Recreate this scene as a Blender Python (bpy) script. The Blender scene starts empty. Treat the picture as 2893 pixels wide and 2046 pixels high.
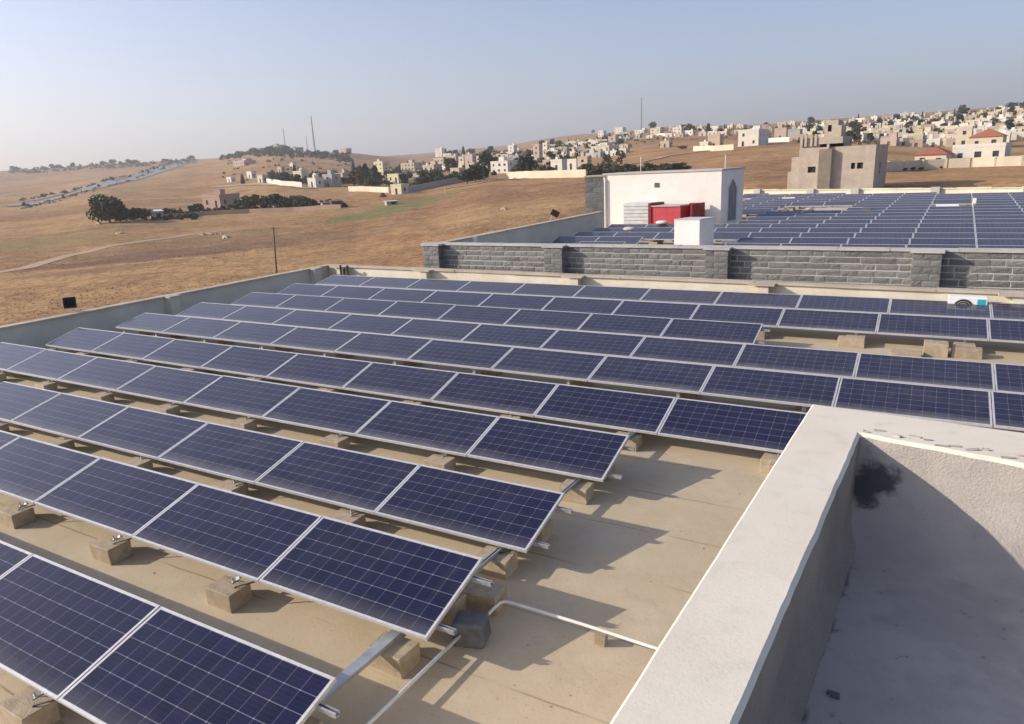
import bpy, bmesh, math, random
import numpy as np
from mathutils import Vector, Matrix, noise
rnd = random.Random(7)
R_ = math.radians
scene = bpy.context.scene
COL = scene.collection

# ------------------------------------------------------------------ camera
CP = np.array([3.5323, -2.2327, 3.9258])
CF = np.array([-0.487065, 0.831926, -0.265833])
CR = np.array([0.868618, 0.493126, -0.048261])
CU = np.array([-0.090939, 0.254414, 0.96281])
FOC = 2012.377
K = 1.26                                     # notes were taken on a 2296 px wide copy of the 2893 px photograph
cam_d = bpy.data.cameras.new("camera")
cam = bpy.data.objects.new("camera", cam_d)
COL.objects.link(cam)
cam.matrix_world = Matrix(((CR[0], CU[0], -CF[0], CP[0]), (CR[1], CU[1], -CF[1], CP[1]),
                           (CR[2], CU[2], -CF[2], CP[2]), (0, 0, 0, 1)))
cam_d.sensor_width = 36
cam_d.lens = FOC / 2893 * 36
cam_d.clip_start = 0.05
cam_d.clip_end = 20000
scene.camera = cam

# ------------------------------------------------------------------ sky, sun, exposure
SUN_DIR = Vector((-2.0, -1.07, 1.0)).normalized()       # towards the sun
SUN_EL = math.asin(SUN_DIR.z)
SUN_AZ = math.atan2(SUN_DIR.x, SUN_DIR.y)
world = bpy.data.worlds.new("World")
scene.world = world
world.use_nodes = True
wn = world.node_tree
wn.nodes.clear()
wo = wn.nodes.new("ShaderNodeOutputWorld")
wb = wn.nodes.new("ShaderNodeBackground")
ws = wn.nodes.new("ShaderNodeTexSky")
ws.sky_type = 'NISHITA'
ws.sun_disc = False
ws.sun_elevation = SUN_EL
ws.sun_rotation = SUN_AZ
ws.altitude = 700
ws.air_density = 1.0
ws.dust_density = 3.0
ws.ozone_density = 2.5
wh = wn.nodes.new("ShaderNodeHueSaturation")
wh.inputs['Saturation'].default_value = 0.95
wt_ = wn.nodes.new("ShaderNodeMix"); wt_.data_type = 'RGBA'; wt_.blend_type = 'MULTIPLY'; wt_.inputs[0].default_value = 1.0
wt_.inputs[7].default_value = (1.05, 0.98, 1.04, 1)
wn.links.new(wh.outputs[0], wt_.inputs[6])
wn.links.new(ws.outputs[0], wh.inputs['Color'])
wn.links.new(wt_.outputs[2], wb.inputs[0])
wb.inputs[1].default_value = 0.140
wn.links.new(wb.outputs[0], wo.inputs[0])
sun_d = bpy.data.lights.new("sun", 'SUN')
sun = bpy.data.objects.new("sun", sun_d)
COL.objects.link(sun)
sun.rotation_euler = SUN_DIR.to_track_quat('Z', 'Y').to_euler()
sun_d.energy = 4.8
sun_d.angle = R_(0.5)
sun_d.color = (1.0, 0.90, 0.76)
scene.view_settings.view_transform = 'Standard'
scene.view_settings.look = 'None'
scene.view_settings.exposure = 0.38
scene.view_settings.gamma = 1.0
scene.view_settings.use_curve_mapping = False
scene.cycles.max_bounces = 6

# ------------------------------------------------------------------ helpers
def tag(o, label=None, cat=None, group=None, kind=None):
    if label: o["label"] = label
    if cat: o["category"] = cat
    if group: o["group"] = group
    if kind: o["kind"] = kind
    return o

def empty(name, loc=(0, 0, 0), rz=0.0, parent=None):
    o = bpy.data.objects.new(name, None)
    COL.objects.link(o)
    o.location = loc
    o.rotation_euler = (0, 0, rz)
    if parent: o.parent = parent
    o.empty_display_size = 0.1
    return o

def link(name, mesh, parent=None, loc=None, rot=None, scale=None):
    o = bpy.data.objects.new(name, mesh)
    COL.objects.link(o)
    if parent: o.parent = parent
    if loc is not None: o.location = loc
    if rot is not None: o.rotation_euler = rot
    if scale is not None: o.scale = scale
    return o

class MB:
    """collects faces, builds one mesh"""
    def __init__(s): s.v = []; s.f = []; s.m = []
    def quad(s, a, b, c, d, m=0):
        n = len(s.v); s.v += [tuple(a), tuple(b), tuple(c), tuple(d)]; s.f.append((n, n+1, n+2, n+3)); s.m.append(m)
    def tri(s, a, b, c, m=0):
        n = len(s.v); s.v += [tuple(a), tuple(b), tuple(c)]; s.f.append((n, n+1, n+2)); s.m.append(m)
    def hexa(s, p, m=0):
        n = len(s.v); s.v += [tuple(q) for q in p]
        for f in ((0, 3, 2, 1), (4, 5, 6, 7), (0, 1, 5, 4), (1, 2, 6, 5), (2, 3, 7, 6), (3, 0, 4, 7)):
            s.f.append(tuple(n+i for i in f)); s.m.append(m)
    def box(s, x0, x1, y0, y1, z0, z1, m=0):
        s.hexa([(x0, y0, z0), (x1, y0, z0), (x1, y1, z0), (x0, y1, z0), (x0, y0, z1), (x1, y0, z1), (x1, y1, z1), (x0, y1, z1)], m)
    def jbox(s, x0, x1, y0, y1, z0, z1, j=0.01, m=0, bev=0.0):
        """a slightly irregular box, chamfered upright look"""
        p = []
        for z in (z0, z1):
            for x, y in ((x0, y0), (x1, y0), (x1, y1), (x0, y1)):
                p.append((x+rnd.uniform(-j, j), y+rnd.uniform(-j, j), z+rnd.uniform(-j, j)))
        s.hexa(p, m)
    def bar(s, a, b, w, h, m=0, up=(0, 0, 1)):
        a = Vector(a); b = Vector(b); d = (b-a).normalized(); u = Vector(up)
        r = d.cross(u)
        if r.length < 1e-4: r = d.cross(Vector((1, 0, 0)))
        r.normalize(); u = r.cross(d).normalized()
        r *= w/2; u *= h/2
        s.hexa([a-r-u, a+r-u, b+r-u, b-r-u, a-r+u, a+r+u, b+r+u, b-r+u], m)
    def tube(s, pts, rad, n=8, m=0, cap=True):
        rings = []
        for i, p in enumerate(pts):
            p = Vector(p)
            d = Vector(pts[min(i+1, len(pts)-1)]) - Vector(pts[max(i-1, 0)])
            d.normalize()
            r = d.cross(Vector((0, 0, 1)))
            if r.length < 1e-3: r = Vector((1, 0, 0))
            r.normalize(); u = r.cross(d)
            rr = rad[i] if isinstance(rad, (list, tuple)) else rad
            base = len(s.v)
            for k in range(n):
                a = 2*math.pi*k/n
                s.v.append(tuple(p + r*math.cos(a)*rr + u*math.sin(a)*rr))
            rings.append(base)
        for a, b in zip(rings, rings[1:]):
            for k in range(n):
                s.f.append((a+k, a+(k+1) % n, b+(k+1) % n, b+k)); s.m.append(m)
        if cap:
            s.f.append(tuple(rings[0]+k for k in range(n))[::-1]); s.m.append(m)
            s.f.append(tuple(rings[-1]+k for k in range(n))); s.m.append(m)
    def mesh(s, name, mats, smooth=False):
        me = bpy.data.meshes.new(name)
        me.from_pydata(s.v, [], s.f)
        for m in (mats if isinstance(mats, (list, tuple)) else [mats]): me.materials.append(m)
        if len(me.materials) > 1: me.polygons.foreach_set("material_index", s.m)
        if smooth: me.polygons.foreach_set("use_smooth", [True]*len(me.polygons))
        me.update()
        return me
    def build(s, name, mats, parent=None, loc=None, smooth=False, rot=None):
        return link(name, s.mesh(name, mats, smooth), parent, loc, rot)

def bevel(o, w=0.01, seg=2):
    md = o.modifiers.new("bevel", 'BEVEL'); md.width = w; md.segments = seg; md.limit_method = 'ANGLE'
    return o

# ------------------------------------------------------------------ materials
class NT:
    def __init__(s, name, rough=0.8, base=(0.5, 0.5, 0.5), spec=0.3, metal=0.0):
        s.m = bpy.data.materials.new(name); s.m.use_nodes = True
        s.t = s.m.node_tree; s.p = s.t.nodes["Principled BSDF"]
        s.p.inputs["Base Color"].default_value = (*base, 1)
        s.p.inputs["Roughness"].default_value = rough
        s.p.inputs["Metallic"].default_value = metal
        s.p.inputs["Specular IOR Level"].default_value = spec
    def n(s, typ, **kw):
        nd = s.t.nodes.new(typ)
        for k, v in kw.items():
            if k in nd.inputs: nd.inputs[k].default_value = v
            else: setattr(nd, k, v)
        return nd
    def l(s, a, b): s.t.links.new(a, b)
    def coord(s, kind="Object", scale=(1, 1, 1)):
        tc = s.n("ShaderNodeTexCoord"); mp = s.n("ShaderNodeMapping"); mp.inputs["Scale"].default_value = scale
        s.l(tc.outputs[kind], mp.inputs[0]); return mp.outputs[0]
    def noise(s, vec, scale, detail=4, rough=0.55):
        nd = s.n("ShaderNodeTexNoise"); nd.inputs["Scale"].default_value = scale
        nd.inputs["Detail"].default_value = detail; nd.inputs["Roughness"].default_value = rough
        s.l(vec, nd.inputs["Vector"]); return nd.outputs["Fac"]
    def ramp(s, fac, stops):
        nd = s.n("ShaderNodeValToRGB"); cr = nd.color_ramp
        while len(cr.elements) < len(stops): cr.elements.new(0.5)
        for e, (p, c) in zip(cr.elements, stops):
            e.position = p; e.color = (*c, 1) if len(c) == 3 else c
        s.l(fac, nd.inputs[0]); return nd.outputs[0]
    def mix(s, fac, a, b, mode='MIX'):
        nd = s.n("ShaderNodeMix"); nd.data_type = 'RGBA'; nd.blend_type = mode
        for sock, v in ((nd.inputs[0], fac), (nd.inputs[6], a), (nd.inputs[7], b)):
            if hasattr(v, "links"): s.l(v, sock)
            elif isinstance(v, (int, float)): sock.default_value = v
            else: sock.default_value = (*v, 1)
        return nd.outputs[2]
    def math(s, op, a, b=0.0, c=0.0, clamp=False):
        nd = s.n("ShaderNodeMath"); nd.operation = op; nd.use_clamp = clamp
        for sock, v in zip(nd.inputs, (a, b, c)):
            if hasattr(v, "links"): s.l(v, sock)
            else: sock.default_value = v
        return nd.outputs[0]
    def bump(s, h, dist=0.02, strength=0.5):
        nd = s.n("ShaderNodeBump"); nd.inputs["Distance"].default_value = dist; nd.inputs["Strength"].default_value = strength
        s.l(h, nd.inputs["Height"]); s.l(nd.outputs[0], s.p.inputs["Normal"])
    def color(s, c): s.l(c, s.p.inputs["Base Color"])
    def smooth(s, x, a, b):
        nd = s.n("ShaderNodeMapRange"); nd.interpolation_type = 'SMOOTHSTEP'
        nd.inputs["From Min"].default_value = a; nd.inputs["From Max"].default_value = b
        s.l(x, nd.inputs[0]); return nd.outputs[0]

def m_noisy(name, c1, c2, scale=3.0, rough=0.85, bump=0.0, bscale=40, obj_var=0.0, spec=0.25, detail=5, metal=0.0, rand_coord=False):
    m = NT(name, rough=rough, spec=spec, metal=metal)
    v = m.coord("Object")
    if rand_coord:
        oi = m.n("ShaderNodeObjectInfo"); ad = m.n("ShaderNodeVectorMath"); ad.operation = 'ADD'
        sc = m.math('MULTIPLY', oi.outputs["Random"], 57.0)
        m.l(v, ad.inputs[0]); m.l(sc, ad.inputs[1]); v = ad.outputs[0]
    f = m.noise(v, scale, detail)
    c = m.ramp(f, [(0.3, c1), (0.7, c2)])
    if obj_var:
        oi = m.n("ShaderNodeObjectInfo")
        g = m.math('MULTIPLY_ADD', oi.outputs["Random"], 2*obj_var, 1-obj_var)
        cb = m.n("ShaderNodeCombineColor")
        for i in range(3): m.l(g, cb.inputs[i])
        c = m.mix(1.0, c, cb.outputs[0], 'MULTIPLY')
    m.color(c)
    if bump: m.bump(m.noise(v, bscale, 6, 0.65), 0.02, bump)
    return m.m

M = {}
M['alu'] = m_noisy("anodised_aluminium", (0.50, 0.50, 0.52), (0.62, 0.62, 0.63), 12, rough=0.5, spec=0.5, metal=0.25)
M['galv'] = m_noisy("galvanised_steel", (0.36, 0.38, 0.40), (0.52, 0.54, 0.55), 9, rough=0.42, metal=0.6, spec=0.5)
M['block'] = m_noisy("concrete_block", (0.33, 0.265, 0.185), (0.47, 0.385, 0.275), 9, bump=0.6, bscale=60, obj_var=0.12, rand_coord=True)
M['shadeblock_chip'] = m_noisy("shaded_block_and_chip", (0.10, 0.105, 0.11), (0.17, 0.17, 0.175), 9, bump=0.5, bscale=50)  # concrete with the panels' shade put into its colour; also plain dark chips
M['backsheet'] = m_noisy("backsheet", (0.6, 0.6, 0.6), (0.66, 0.66, 0.66), 4)
M['pvc'] = m_noisy("white_conduit", (0.62, 0.61, 0.58), (0.74, 0.72, 0.68), 6, rough=0.5)
M['black'] = m_noisy("black_plastic", (0.02, 0.02, 0.022), (0.035, 0.035, 0.04), 8, rough=0.5)
M['steel_dark'] = m_noisy("dark_steel", (0.10, 0.09, 0.085), (0.16, 0.14, 0.13), 8, rough=0.6)
M['rust'] = m_noisy("rusty_steel", (0.09, 0.055, 0.04), (0.15, 0.09, 0.06), 10)
M['glassdark'] = m_noisy("window_glass", (0.03, 0.035, 0.04), (0.06, 0.065, 0.07), 1.5, rough=0.15, spec=0.5)
M['frosted'] = m_noisy("frosted_glass", (0.16, 0.17, 0.19), (0.24, 0.25, 0.27), 2, rough=0.4)
M['shutter'] = m_noisy("dim_window", (0.09, 0.085, 0.08), (0.17, 0.16, 0.15), 0.3, rough=0.4)
M['void'] = m_noisy("dark_opening", (0.025, 0.02, 0.016), (0.05, 0.042, 0.035), 2)

def m_cells():
    m = NT("solar_cells", rough=0.10, spec=0.28)
    m.p.inputs["Sheen Weight"].default_value = 0.30; m.p.inputs["Sheen Roughness"].default_value = 0.35; m.p.inputs["Sheen Tint"].default_value = (0.95, 0.96, 1.0, 1)
    tc = m.n("ShaderNodeTexCoord"); sp = m.n("ShaderNodeSeparateXYZ"); m.l(tc.outputs["Object"], sp.inputs[0])
    X, Y = sp.outputs[0], sp.outputs[1]
    L, Wd = 2.03, 0.945
    u = m.math('DIVIDE', m.math('SUBTRACT', X, 0.028), (L-0.008)/12)
    v = m.math('DIVIDE', m.math('SUBTRACT', Y, 0.026), (Wd-0.004)/6)
    fu = m.math('FRACT', u); fv = m.math('FRACT', v)
    du = m.math('ABSOLUTE', m.math('SUBTRACT', fu, 0.5)); dv = m.math('ABSOLUTE', m.math('SUBTRACT', fv, 0.5))
    gu = m.math('GREATER_THAN', du, 0.486); gv = m.math('GREATER_THAN', dv, 0.476)
    corner = m.math('GREATER_THAN', m.math('ADD', du, dv), 0.945)
    # busbars run across the short side of each cell column
    bb = m.math('ABSOLUTE', m.math('SUBTRACT', m.math('FRACT', m.math('MULTIPLY', v, 4)), 0.5))
    bb = m.math('GREATER_THAN', bb, 0.455)
    wn_ = m.n("ShaderNodeTexWhiteNoise"); wn_.noise_dimensions = '3D'
    cb = m.n("ShaderNodeCombineXYZ"); oi = m.n("ShaderNodeObjectInfo")
    m.l(m.math('FLOOR', u), cb.inputs[0]); m.l(m.math('FLOOR', v), cb.inputs[1]); m.l(m.math('MULTIPLY', oi.outputs["Random"], 91.0), cb.inputs[2])
    m.l(cb.outputs[0], wn_.inputs[0])
    cells = m.ramp(wn_.outputs[0], [(0.0, (0.0035, 0.0055, 0.027)), (0.5, (0.005, 0.0075, 0.037)), (1.0, (0.009, 0.009, 0.045))])
    poly = m.n("ShaderNodeTexVoronoi"); poly.inputs["Scale"].default_value = 55; m.l(tc.outputs["Object"], poly.inputs["Vector"])
    cells = m.mix(0.25, cells, m.ramp(poly.outputs["Distance"], [(0.0, (0.003, 0.005, 0.024)), (0.6, (0.010, 0.010, 0.045))]))
    c = m.mix(m.math('MULTIPLY', bb, 0.07), cells, (0.16, 0.17, 0.28))
    c = m.mix(m.math('MULTIPLY', m.math('MAXIMUM', m.math('MULTIPLY', gu, 0.50), m.math('MULTIPLY', gv, 0.58)), 0.6), c, (0.33, 0.34, 0.42))
    c = m.mix(m.math('MULTIPLY', corner, 0.35), c, (0.45, 0.46, 0.52))
    # settled dust: heavier along the low edge, blotchy everywhere
    v2 = m.n("ShaderNodeVectorMath"); v2.operation = 'ADD'
    m.l(tc.outputs["Object"], v2.inputs[0]); m.l(m.math('MULTIPLY', oi.outputs["Random"], 40.0), v2.inputs[1])
    nz = m.noise(v2.outputs[0], 2.2, 5, 0.6)
    st_ = m.n("ShaderNodeMapping"); st_.inputs["Scale"].default_value = (9.0, 0.7, 1.0); m.l(v2.outputs[0], st_.inputs[0])
    drip = m.smooth(m.noise(st_.outputs[0], 2.0, 4, 0.6), 0.52, 0.72)
    low = m.smooth(m.math('ADD', Y, m.math('MULTIPLY', nz, 0.25)), 0.36, 0.10)
    vary = m.math('MULTIPLY_ADD', oi.outputs["Random"], 0.9, 0.5)
    dust = m.math('ADD', m.math('MULTIPLY', low, 0.22), m.math('MULTIPLY', m.smooth(nz, 0.40, 0.75), 0.03))
    dust = m.math('ADD', dust, m.math('MULTIPLY', drip, 0.025))
    dust = m.math('MULTIPLY', m.math('ADD', dust, 0.008), vary)
    c = m.mix(dust, c, (0.40, 0.38, 0.34))
    m.color(c)
    m.l(m.math('MULTIPLY_ADD', dust, 0.8, 0.11), m.p.inputs["Roughness"])
    return m.m
M['cells'] = m_cells()

def m_roof():
    m = NT("roof_screed", rough=0.9, spec=0.15)
    v = m.coord("Object")
    f1 = m.noise(v, 0.35, 4); f2 = m.noise(v, 2.3, 7, 0.6); f3 = m.noise(v, 30, 4)
    c = m.ramp(f1, [(0.3, (0.475, 0.38, 0.25)), (0.7, (0.515, 0.43, 0.305))])
    c = m.mix(m.math('MULTIPLY', m.smooth(f2, 0.45, 0.75), 0.5), c, (0.58, 0.50, 0.365))
    c = m.mix(m.math('MULTIPLY', m.smooth(f2, 0.40, 0.25), 0.25), c, (0.36, 0.28, 0.19))
    f6 = m.noise(v, 0.8, 6, 0.6)
    c = m.mix(m.math('MULTIPLY', m.math('MULTIPLY', m.smooth(f6, 0.50, 0.53), m.smooth(f6, 0.57, 0.53)), 0.10), c, (0.27, 0.21, 0.15))
    c = m.mix(m.math('MULTIPLY', m.smooth(f3, 0.60, 0.70), 0.35), c, (0.26, 0.20, 0.14))
    sp = m.n("ShaderNodeSeparateXYZ"); m.l(v, sp.inputs[0])
    # lapped sheet joints run with the rows, about a metre apart
    wob = m.math('MULTIPLY', m.math('SUBTRACT', m.noise(v, 1.3, 3), 0.5), 0.05)
    yy = m.math('ADD', m.math('ADD', sp.outputs[1], wob), -0.07)
    d = m.math('ABSOLUTE', m.math('SUBTRACT', m.math('FRACT', yy), 0.5))
    ln = m.smooth(d, 0.484, 0.495)
    brk = m.smooth(m.noise(v, 0.9, 3), 0.35, 0.6)
    ln = m.math('MULTIPLY', m.math('MULTIPLY', ln, brk), 0.7)
    c = m.mix(ln, c, (0.22, 0.17, 0.12))
    spots = m.n("ShaderNodeTexVoronoi"); spots.inputs["Scale"].default_value = 2.6; m.l(v, spots.inputs["Vector"])
    sf = m.smooth(spots.outputs["Distance"], 0.06, 0.02)
    c = m.mix(m.math('MULTIPLY', sf, 0.35), c, (0.25, 0.19, 0.14))
    m.color(c)
    m.bump(m.math('ADD', m.math('MULTIPLY', f3, 0.4), m.math('MULTIPLY', f2, 1.0)), 0.015, 0.4)
    return m.m
M['roof'] = m_roof()

def m_plaster(name, c1, c2, grain=0.8, stain=None, speck=0.0, joint=False):
    m = NT(name, rough=0.92, spec=0.12)
    v = m.coord("Object")
    f1 = m.noise(v, 1.1, 5); f2 = m.noise(v, 7, 5)
    c = m.ramp(f1, [(0.3, c1), (0.7, c2)])
    c = m.mix(m.math('MULTIPLY', m.smooth(f2, 0.5, 0.72), 0.25), c, tuple(x*0.75 for x in c1))
    if speck:
        f4 = m.noise(v, 120, 3, 0.7)
        c = m.mix(m.math('MULTIPLY', m.smooth(f4, 0.52, 0.68), speck), c, tuple(x*0.6 for x in c1))
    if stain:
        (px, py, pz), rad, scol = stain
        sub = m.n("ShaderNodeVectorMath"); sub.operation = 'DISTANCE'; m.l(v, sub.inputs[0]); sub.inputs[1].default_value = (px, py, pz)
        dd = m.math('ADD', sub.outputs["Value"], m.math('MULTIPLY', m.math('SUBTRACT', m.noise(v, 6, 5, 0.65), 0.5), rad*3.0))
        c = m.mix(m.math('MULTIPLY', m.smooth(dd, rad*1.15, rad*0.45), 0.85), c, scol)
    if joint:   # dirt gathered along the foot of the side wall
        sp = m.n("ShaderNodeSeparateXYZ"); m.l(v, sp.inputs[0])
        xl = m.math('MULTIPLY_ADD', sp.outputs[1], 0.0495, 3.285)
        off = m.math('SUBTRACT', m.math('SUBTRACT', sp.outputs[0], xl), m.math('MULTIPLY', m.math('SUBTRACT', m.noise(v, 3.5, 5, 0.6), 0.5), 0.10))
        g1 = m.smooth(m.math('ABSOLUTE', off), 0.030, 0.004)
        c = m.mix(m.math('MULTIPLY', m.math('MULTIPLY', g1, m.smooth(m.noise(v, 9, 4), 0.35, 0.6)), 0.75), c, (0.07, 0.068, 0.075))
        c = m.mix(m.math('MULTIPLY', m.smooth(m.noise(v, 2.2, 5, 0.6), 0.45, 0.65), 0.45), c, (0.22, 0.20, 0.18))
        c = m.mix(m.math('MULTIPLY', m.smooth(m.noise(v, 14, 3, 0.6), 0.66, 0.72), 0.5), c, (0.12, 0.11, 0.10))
    m.color(c)
    if grain: m.bump(m.noise(v, 75, 5, 0.7), 0.012, grain)
    return m.m
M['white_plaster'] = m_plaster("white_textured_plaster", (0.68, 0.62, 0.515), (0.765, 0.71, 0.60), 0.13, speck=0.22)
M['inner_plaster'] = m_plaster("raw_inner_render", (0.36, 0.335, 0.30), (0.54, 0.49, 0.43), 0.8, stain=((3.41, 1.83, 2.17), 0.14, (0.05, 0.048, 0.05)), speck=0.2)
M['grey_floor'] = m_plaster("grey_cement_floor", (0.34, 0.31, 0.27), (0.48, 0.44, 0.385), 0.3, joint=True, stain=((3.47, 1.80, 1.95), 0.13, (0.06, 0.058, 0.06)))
M['inner_shaded'] = m_plaster("shaded_inner_render", (0.25, 0.22, 0.19), (0.38, 0.335, 0.285), 0.9, speck=0.4)  # inner render darkened for the side wall, its shade put into the colour
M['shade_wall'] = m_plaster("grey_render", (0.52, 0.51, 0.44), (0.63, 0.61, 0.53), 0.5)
M['cream_wall'] = m_plaster("cream_render", (0.62, 0.56, 0.44), (0.74, 0.69, 0.57), 0.3)
M['coping'] = m_plaster("stone_coping", (0.44, 0.37, 0.29), (0.55, 0.48, 0.39), 0.5)
M['coping2'] = m_plaster("pale_coping", (0.42, 0.40, 0.38), (0.56, 0.54, 0.51), 0.5)
M['white_paint'] = m_plaster("white_paint", (0.78, 0.74, 0.68), (0.84, 0.81, 0.76), 0.1)
M['tank_white'] = m_plaster("tank_white", (0.76, 0.76, 0.74), (0.83, 0.83, 0.81), 0.1)
M['grey_paint'] = m_plaster("pale_grey_paint", (0.52, 0.53, 0.54), (0.60, 0.61, 0.62), 0.1)
M['red_paint'] = m_noisy("red_paint", (0.46, 0.06, 0.075), (0.56, 0.09, 0.10), 3, rough=0.55)
M['red_dark'] = m_noisy("dark_red_paint", (0.20, 0.02, 0.025), (0.28, 0.035, 0.035), 3, rough=0.55)
M['corrug'] = m_noisy("corrugated_sheet", (0.52, 0.54, 0.54), (0.66, 0.67, 0.66), 3, rough=0.5, metal=0.2)
M['blockwork'] = m_plaster("cement_blockwork", (0.38, 0.33, 0.27), (0.50, 0.44, 0.37), 0.6)
M['stone_a'] = m_noisy("basalt_stone", (0.115, 0.118, 0.118), (0.275, 0.275, 0.265), 9, bump=0.6, bscale=14, obj_var=0.20, rand_coord=True)
M['mortar'] = m_noisy("mortar", (0.50, 0.47, 0.42), (0.60, 0.57, 0.51), 6)
M['tile'] = m_noisy("clay_tiles", (0.30, 0.10, 0.06), (0.42, 0.16, 0.09), 1.5)
M['cyan'] = m_noisy("cyan_label", (0.02, 0.35, 0.45), (0.03, 0.42, 0.52), 5, rough=0.4)
M['asphalt'] = m_noisy("asphalt", (0.19, 0.20, 0.21), (0.25, 0.26, 0.27), 0.05)
M['track'] = m_noisy("dirt_track", (0.38, 0.26, 0.16), (0.48, 0.34, 0.22), 0.05)
M['wood'] = m_noisy("timber_pole", (0.10, 0.07, 0.05), (0.16, 0.11, 0.08), 4)
M['bark'] = m_noisy("bark", (0.09, 0.07, 0.05), (0.15, 0.12, 0.09), 4)

HOUSE_COL = {
 'white': ((0.60, 0.56, 0.485), (0.72, 0.68, 0.60)), 'cream': ((0.53, 0.465, 0.35), (0.64, 0.57, 0.44)),
 'beige': ((0.44, 0.36, 0.265), (0.53, 0.45, 0.34)), 'clay': ((0.36, 0.25, 0.195), (0.43, 0.31, 0.25)), 'pinkish': ((0.42, 0.32, 0.265), (0.52, 0.42, 0.355)),
 'grey': ((0.34, 0.33, 0.31), (0.42, 0.41, 0.39)), 'yellowish': ((0.58, 0.51, 0.32), (0.66, 0.60, 0.40))}
for k_, (a_, b_) in HOUSE_COL.items():
    M['h_'+k_] = m_noisy("house_"+k_, a_, b_, 0.25, rough=0.9)

def m_leaf(name, c1, c2):
    m = NT(name, rough=0.75, spec=0.2)
    g = m.n("ShaderNodeNewGeometry")
    v = m.coord("Object")
    oi = m.n("ShaderNodeObjectInfo")
    f = m.math('ADD', m.math('MULTIPLY', g.outputs["Random Per Island"], 0.55), m.math('MULTIPLY', m.noise(v, 0.8, 3), 0.5))
    f = m.math('ADD', f, m.math('MULTIPLY', m.math('SUBTRACT', oi.outputs["Random"], 0.5), 0.3))
    m.color(m.ramp(f, [(0.25, c1), (0.8, c2)]))
    return m.m
M['leaf_dark'] = m_leaf("dark_foliage", (0.022, 0.032, 0.016), (0.075, 0.085, 0.040))
M['leaf_olive'] = m_leaf("olive_foliage", (0.045, 0.055, 0.028), (0.12, 0.12, 0.065))
M['straw'] = m_leaf("dry_straw", (0.14, 0.095, 0.05), (0.30, 0.21, 0.12))
M['leaf_brown'] = m_leaf("dry_foliage", (0.06, 0.045, 0.02), (0.16, 0.12, 0.05))

# ------------------------------------------------------------------ terrain
def ray(xd, yd):
    x, y = xd*K, yd*K
    return CF + CR*(x-1446.5)/FOC - CU*(y-1023)/FOC
def horizon(xd): return 428.5 - 0.0502*xd
def azim(xd):
    d = ray(xd, horizon(xd)); return math.atan2(d[0], d[1])
GZ = -8.0
PROFILE = {   # line of sight -> (distance in metres, height read off as a line of the photograph)
 -250: [(150, None), (250, None), (400, None), (600, 478), (900, 455), (1300, 425), (1700, 395), (2300, 410)],
 64:  [(150, None), (250, None), (400, 478), (600, 462), (900, 436), (1300, 402), (1700, 378), (2300, 390)],
 250: [(150, None), (250, 496), (400, 458), (600, 428), (900, 406), (1300, 385), (1700, 366), (2300, 376)],
 430: [(150, None), (250, 489), (400, 450), (600, 415), (900, 385), (1300, 368), (1800, 356), (2300, 366)],
 620: [(150, None), (250, 476), (400, 418), (600, 390), (900, 358), (1200, 336), (1800, 350), (2300, 362)],
 780: [(150, None), (250, 462), (400, 415), (600, 391), (900, 362), (1200, 340), (1800, 352), (2500, 356)],
 930: [(150, 500), (250, 446), (400, 405), (600, 390), (900, 372), (1500, 354), (2500, 345), (3200, 352)],
 1100: [(150, 465), (250, 412), (400, 388), (600, 366), (900, 348), (1500, 336), (2500, 330), (3200, 336)],
 1300: [(150, 440), (250, 398), (400, 371), (600, 342), (900, 318), (1500, 306), (2500, 301), (3200, 310)],
 1500: [(150, 425), (250, 386), (400, 345), (600, 316), (900, 290), (1500, 284), (2500, 290), (3200, 300)],
 1700: [(110, 428), (200, 385), (350, 335), (600, 302), (900, 285), (1500, 280), (2500, 286), (3200, 296)],
 1900: [(110, 428), (200, 378), (350, 326), (600, 295), (900, 272), (1500, 264), (2500, 270), (3200, 280)],
 2100: [(110, 415), (200, 383), (350, 332), (600, 290), (900, 260), (1500, 251), (2500, 258), (3200, 268)],
 2233: [(110, 410), (200, 378), (350, 322), (600, 280), (900, 250), (1500, 240), (2500, 246), (3200, 256)],
 2600: [(110, 395), (200, 365), (350, 310), (600, 265), (900, 232), (1500, 222), (2500, 228), (3200, 240)],
}
RS = np.concatenate([[5, 30, 60, 90], np.geomspace(110, 3200, 90), [4000, 5500, 8000]])
prof_az, prof_z = [], []
for xd, kn in sorted(PROFILE.items()):
    hx = horizon(xd)
    rr, zz = [5, 60], [GZ, GZ]
    for r, y in kn:
        if y is None: z = GZ
        else:
            d = ray(xd, y); z = CP[2] + r*d[2]/math.hypot(d[0], d[1])
        if r == 110 and xd > 1600: rr += [80]; zz += [-4.5]
        rr.append(r); zz.append(z)
    rr += [9000]; zz += [zz[-1]-15]
    # gentle smoothing of the profile
    z = np.interp(RS, rr, zz)
    zs = z.copy()
    for _ in range(3): zs[1:-1] = (zs[:-2] + 2*zs[1:-1] + zs[2:])/4
    prof_az.append(azim(xd)); prof_z.append(zs)
prof_az = np.array(prof_az); prof_z = np.array(prof_z)

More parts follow.
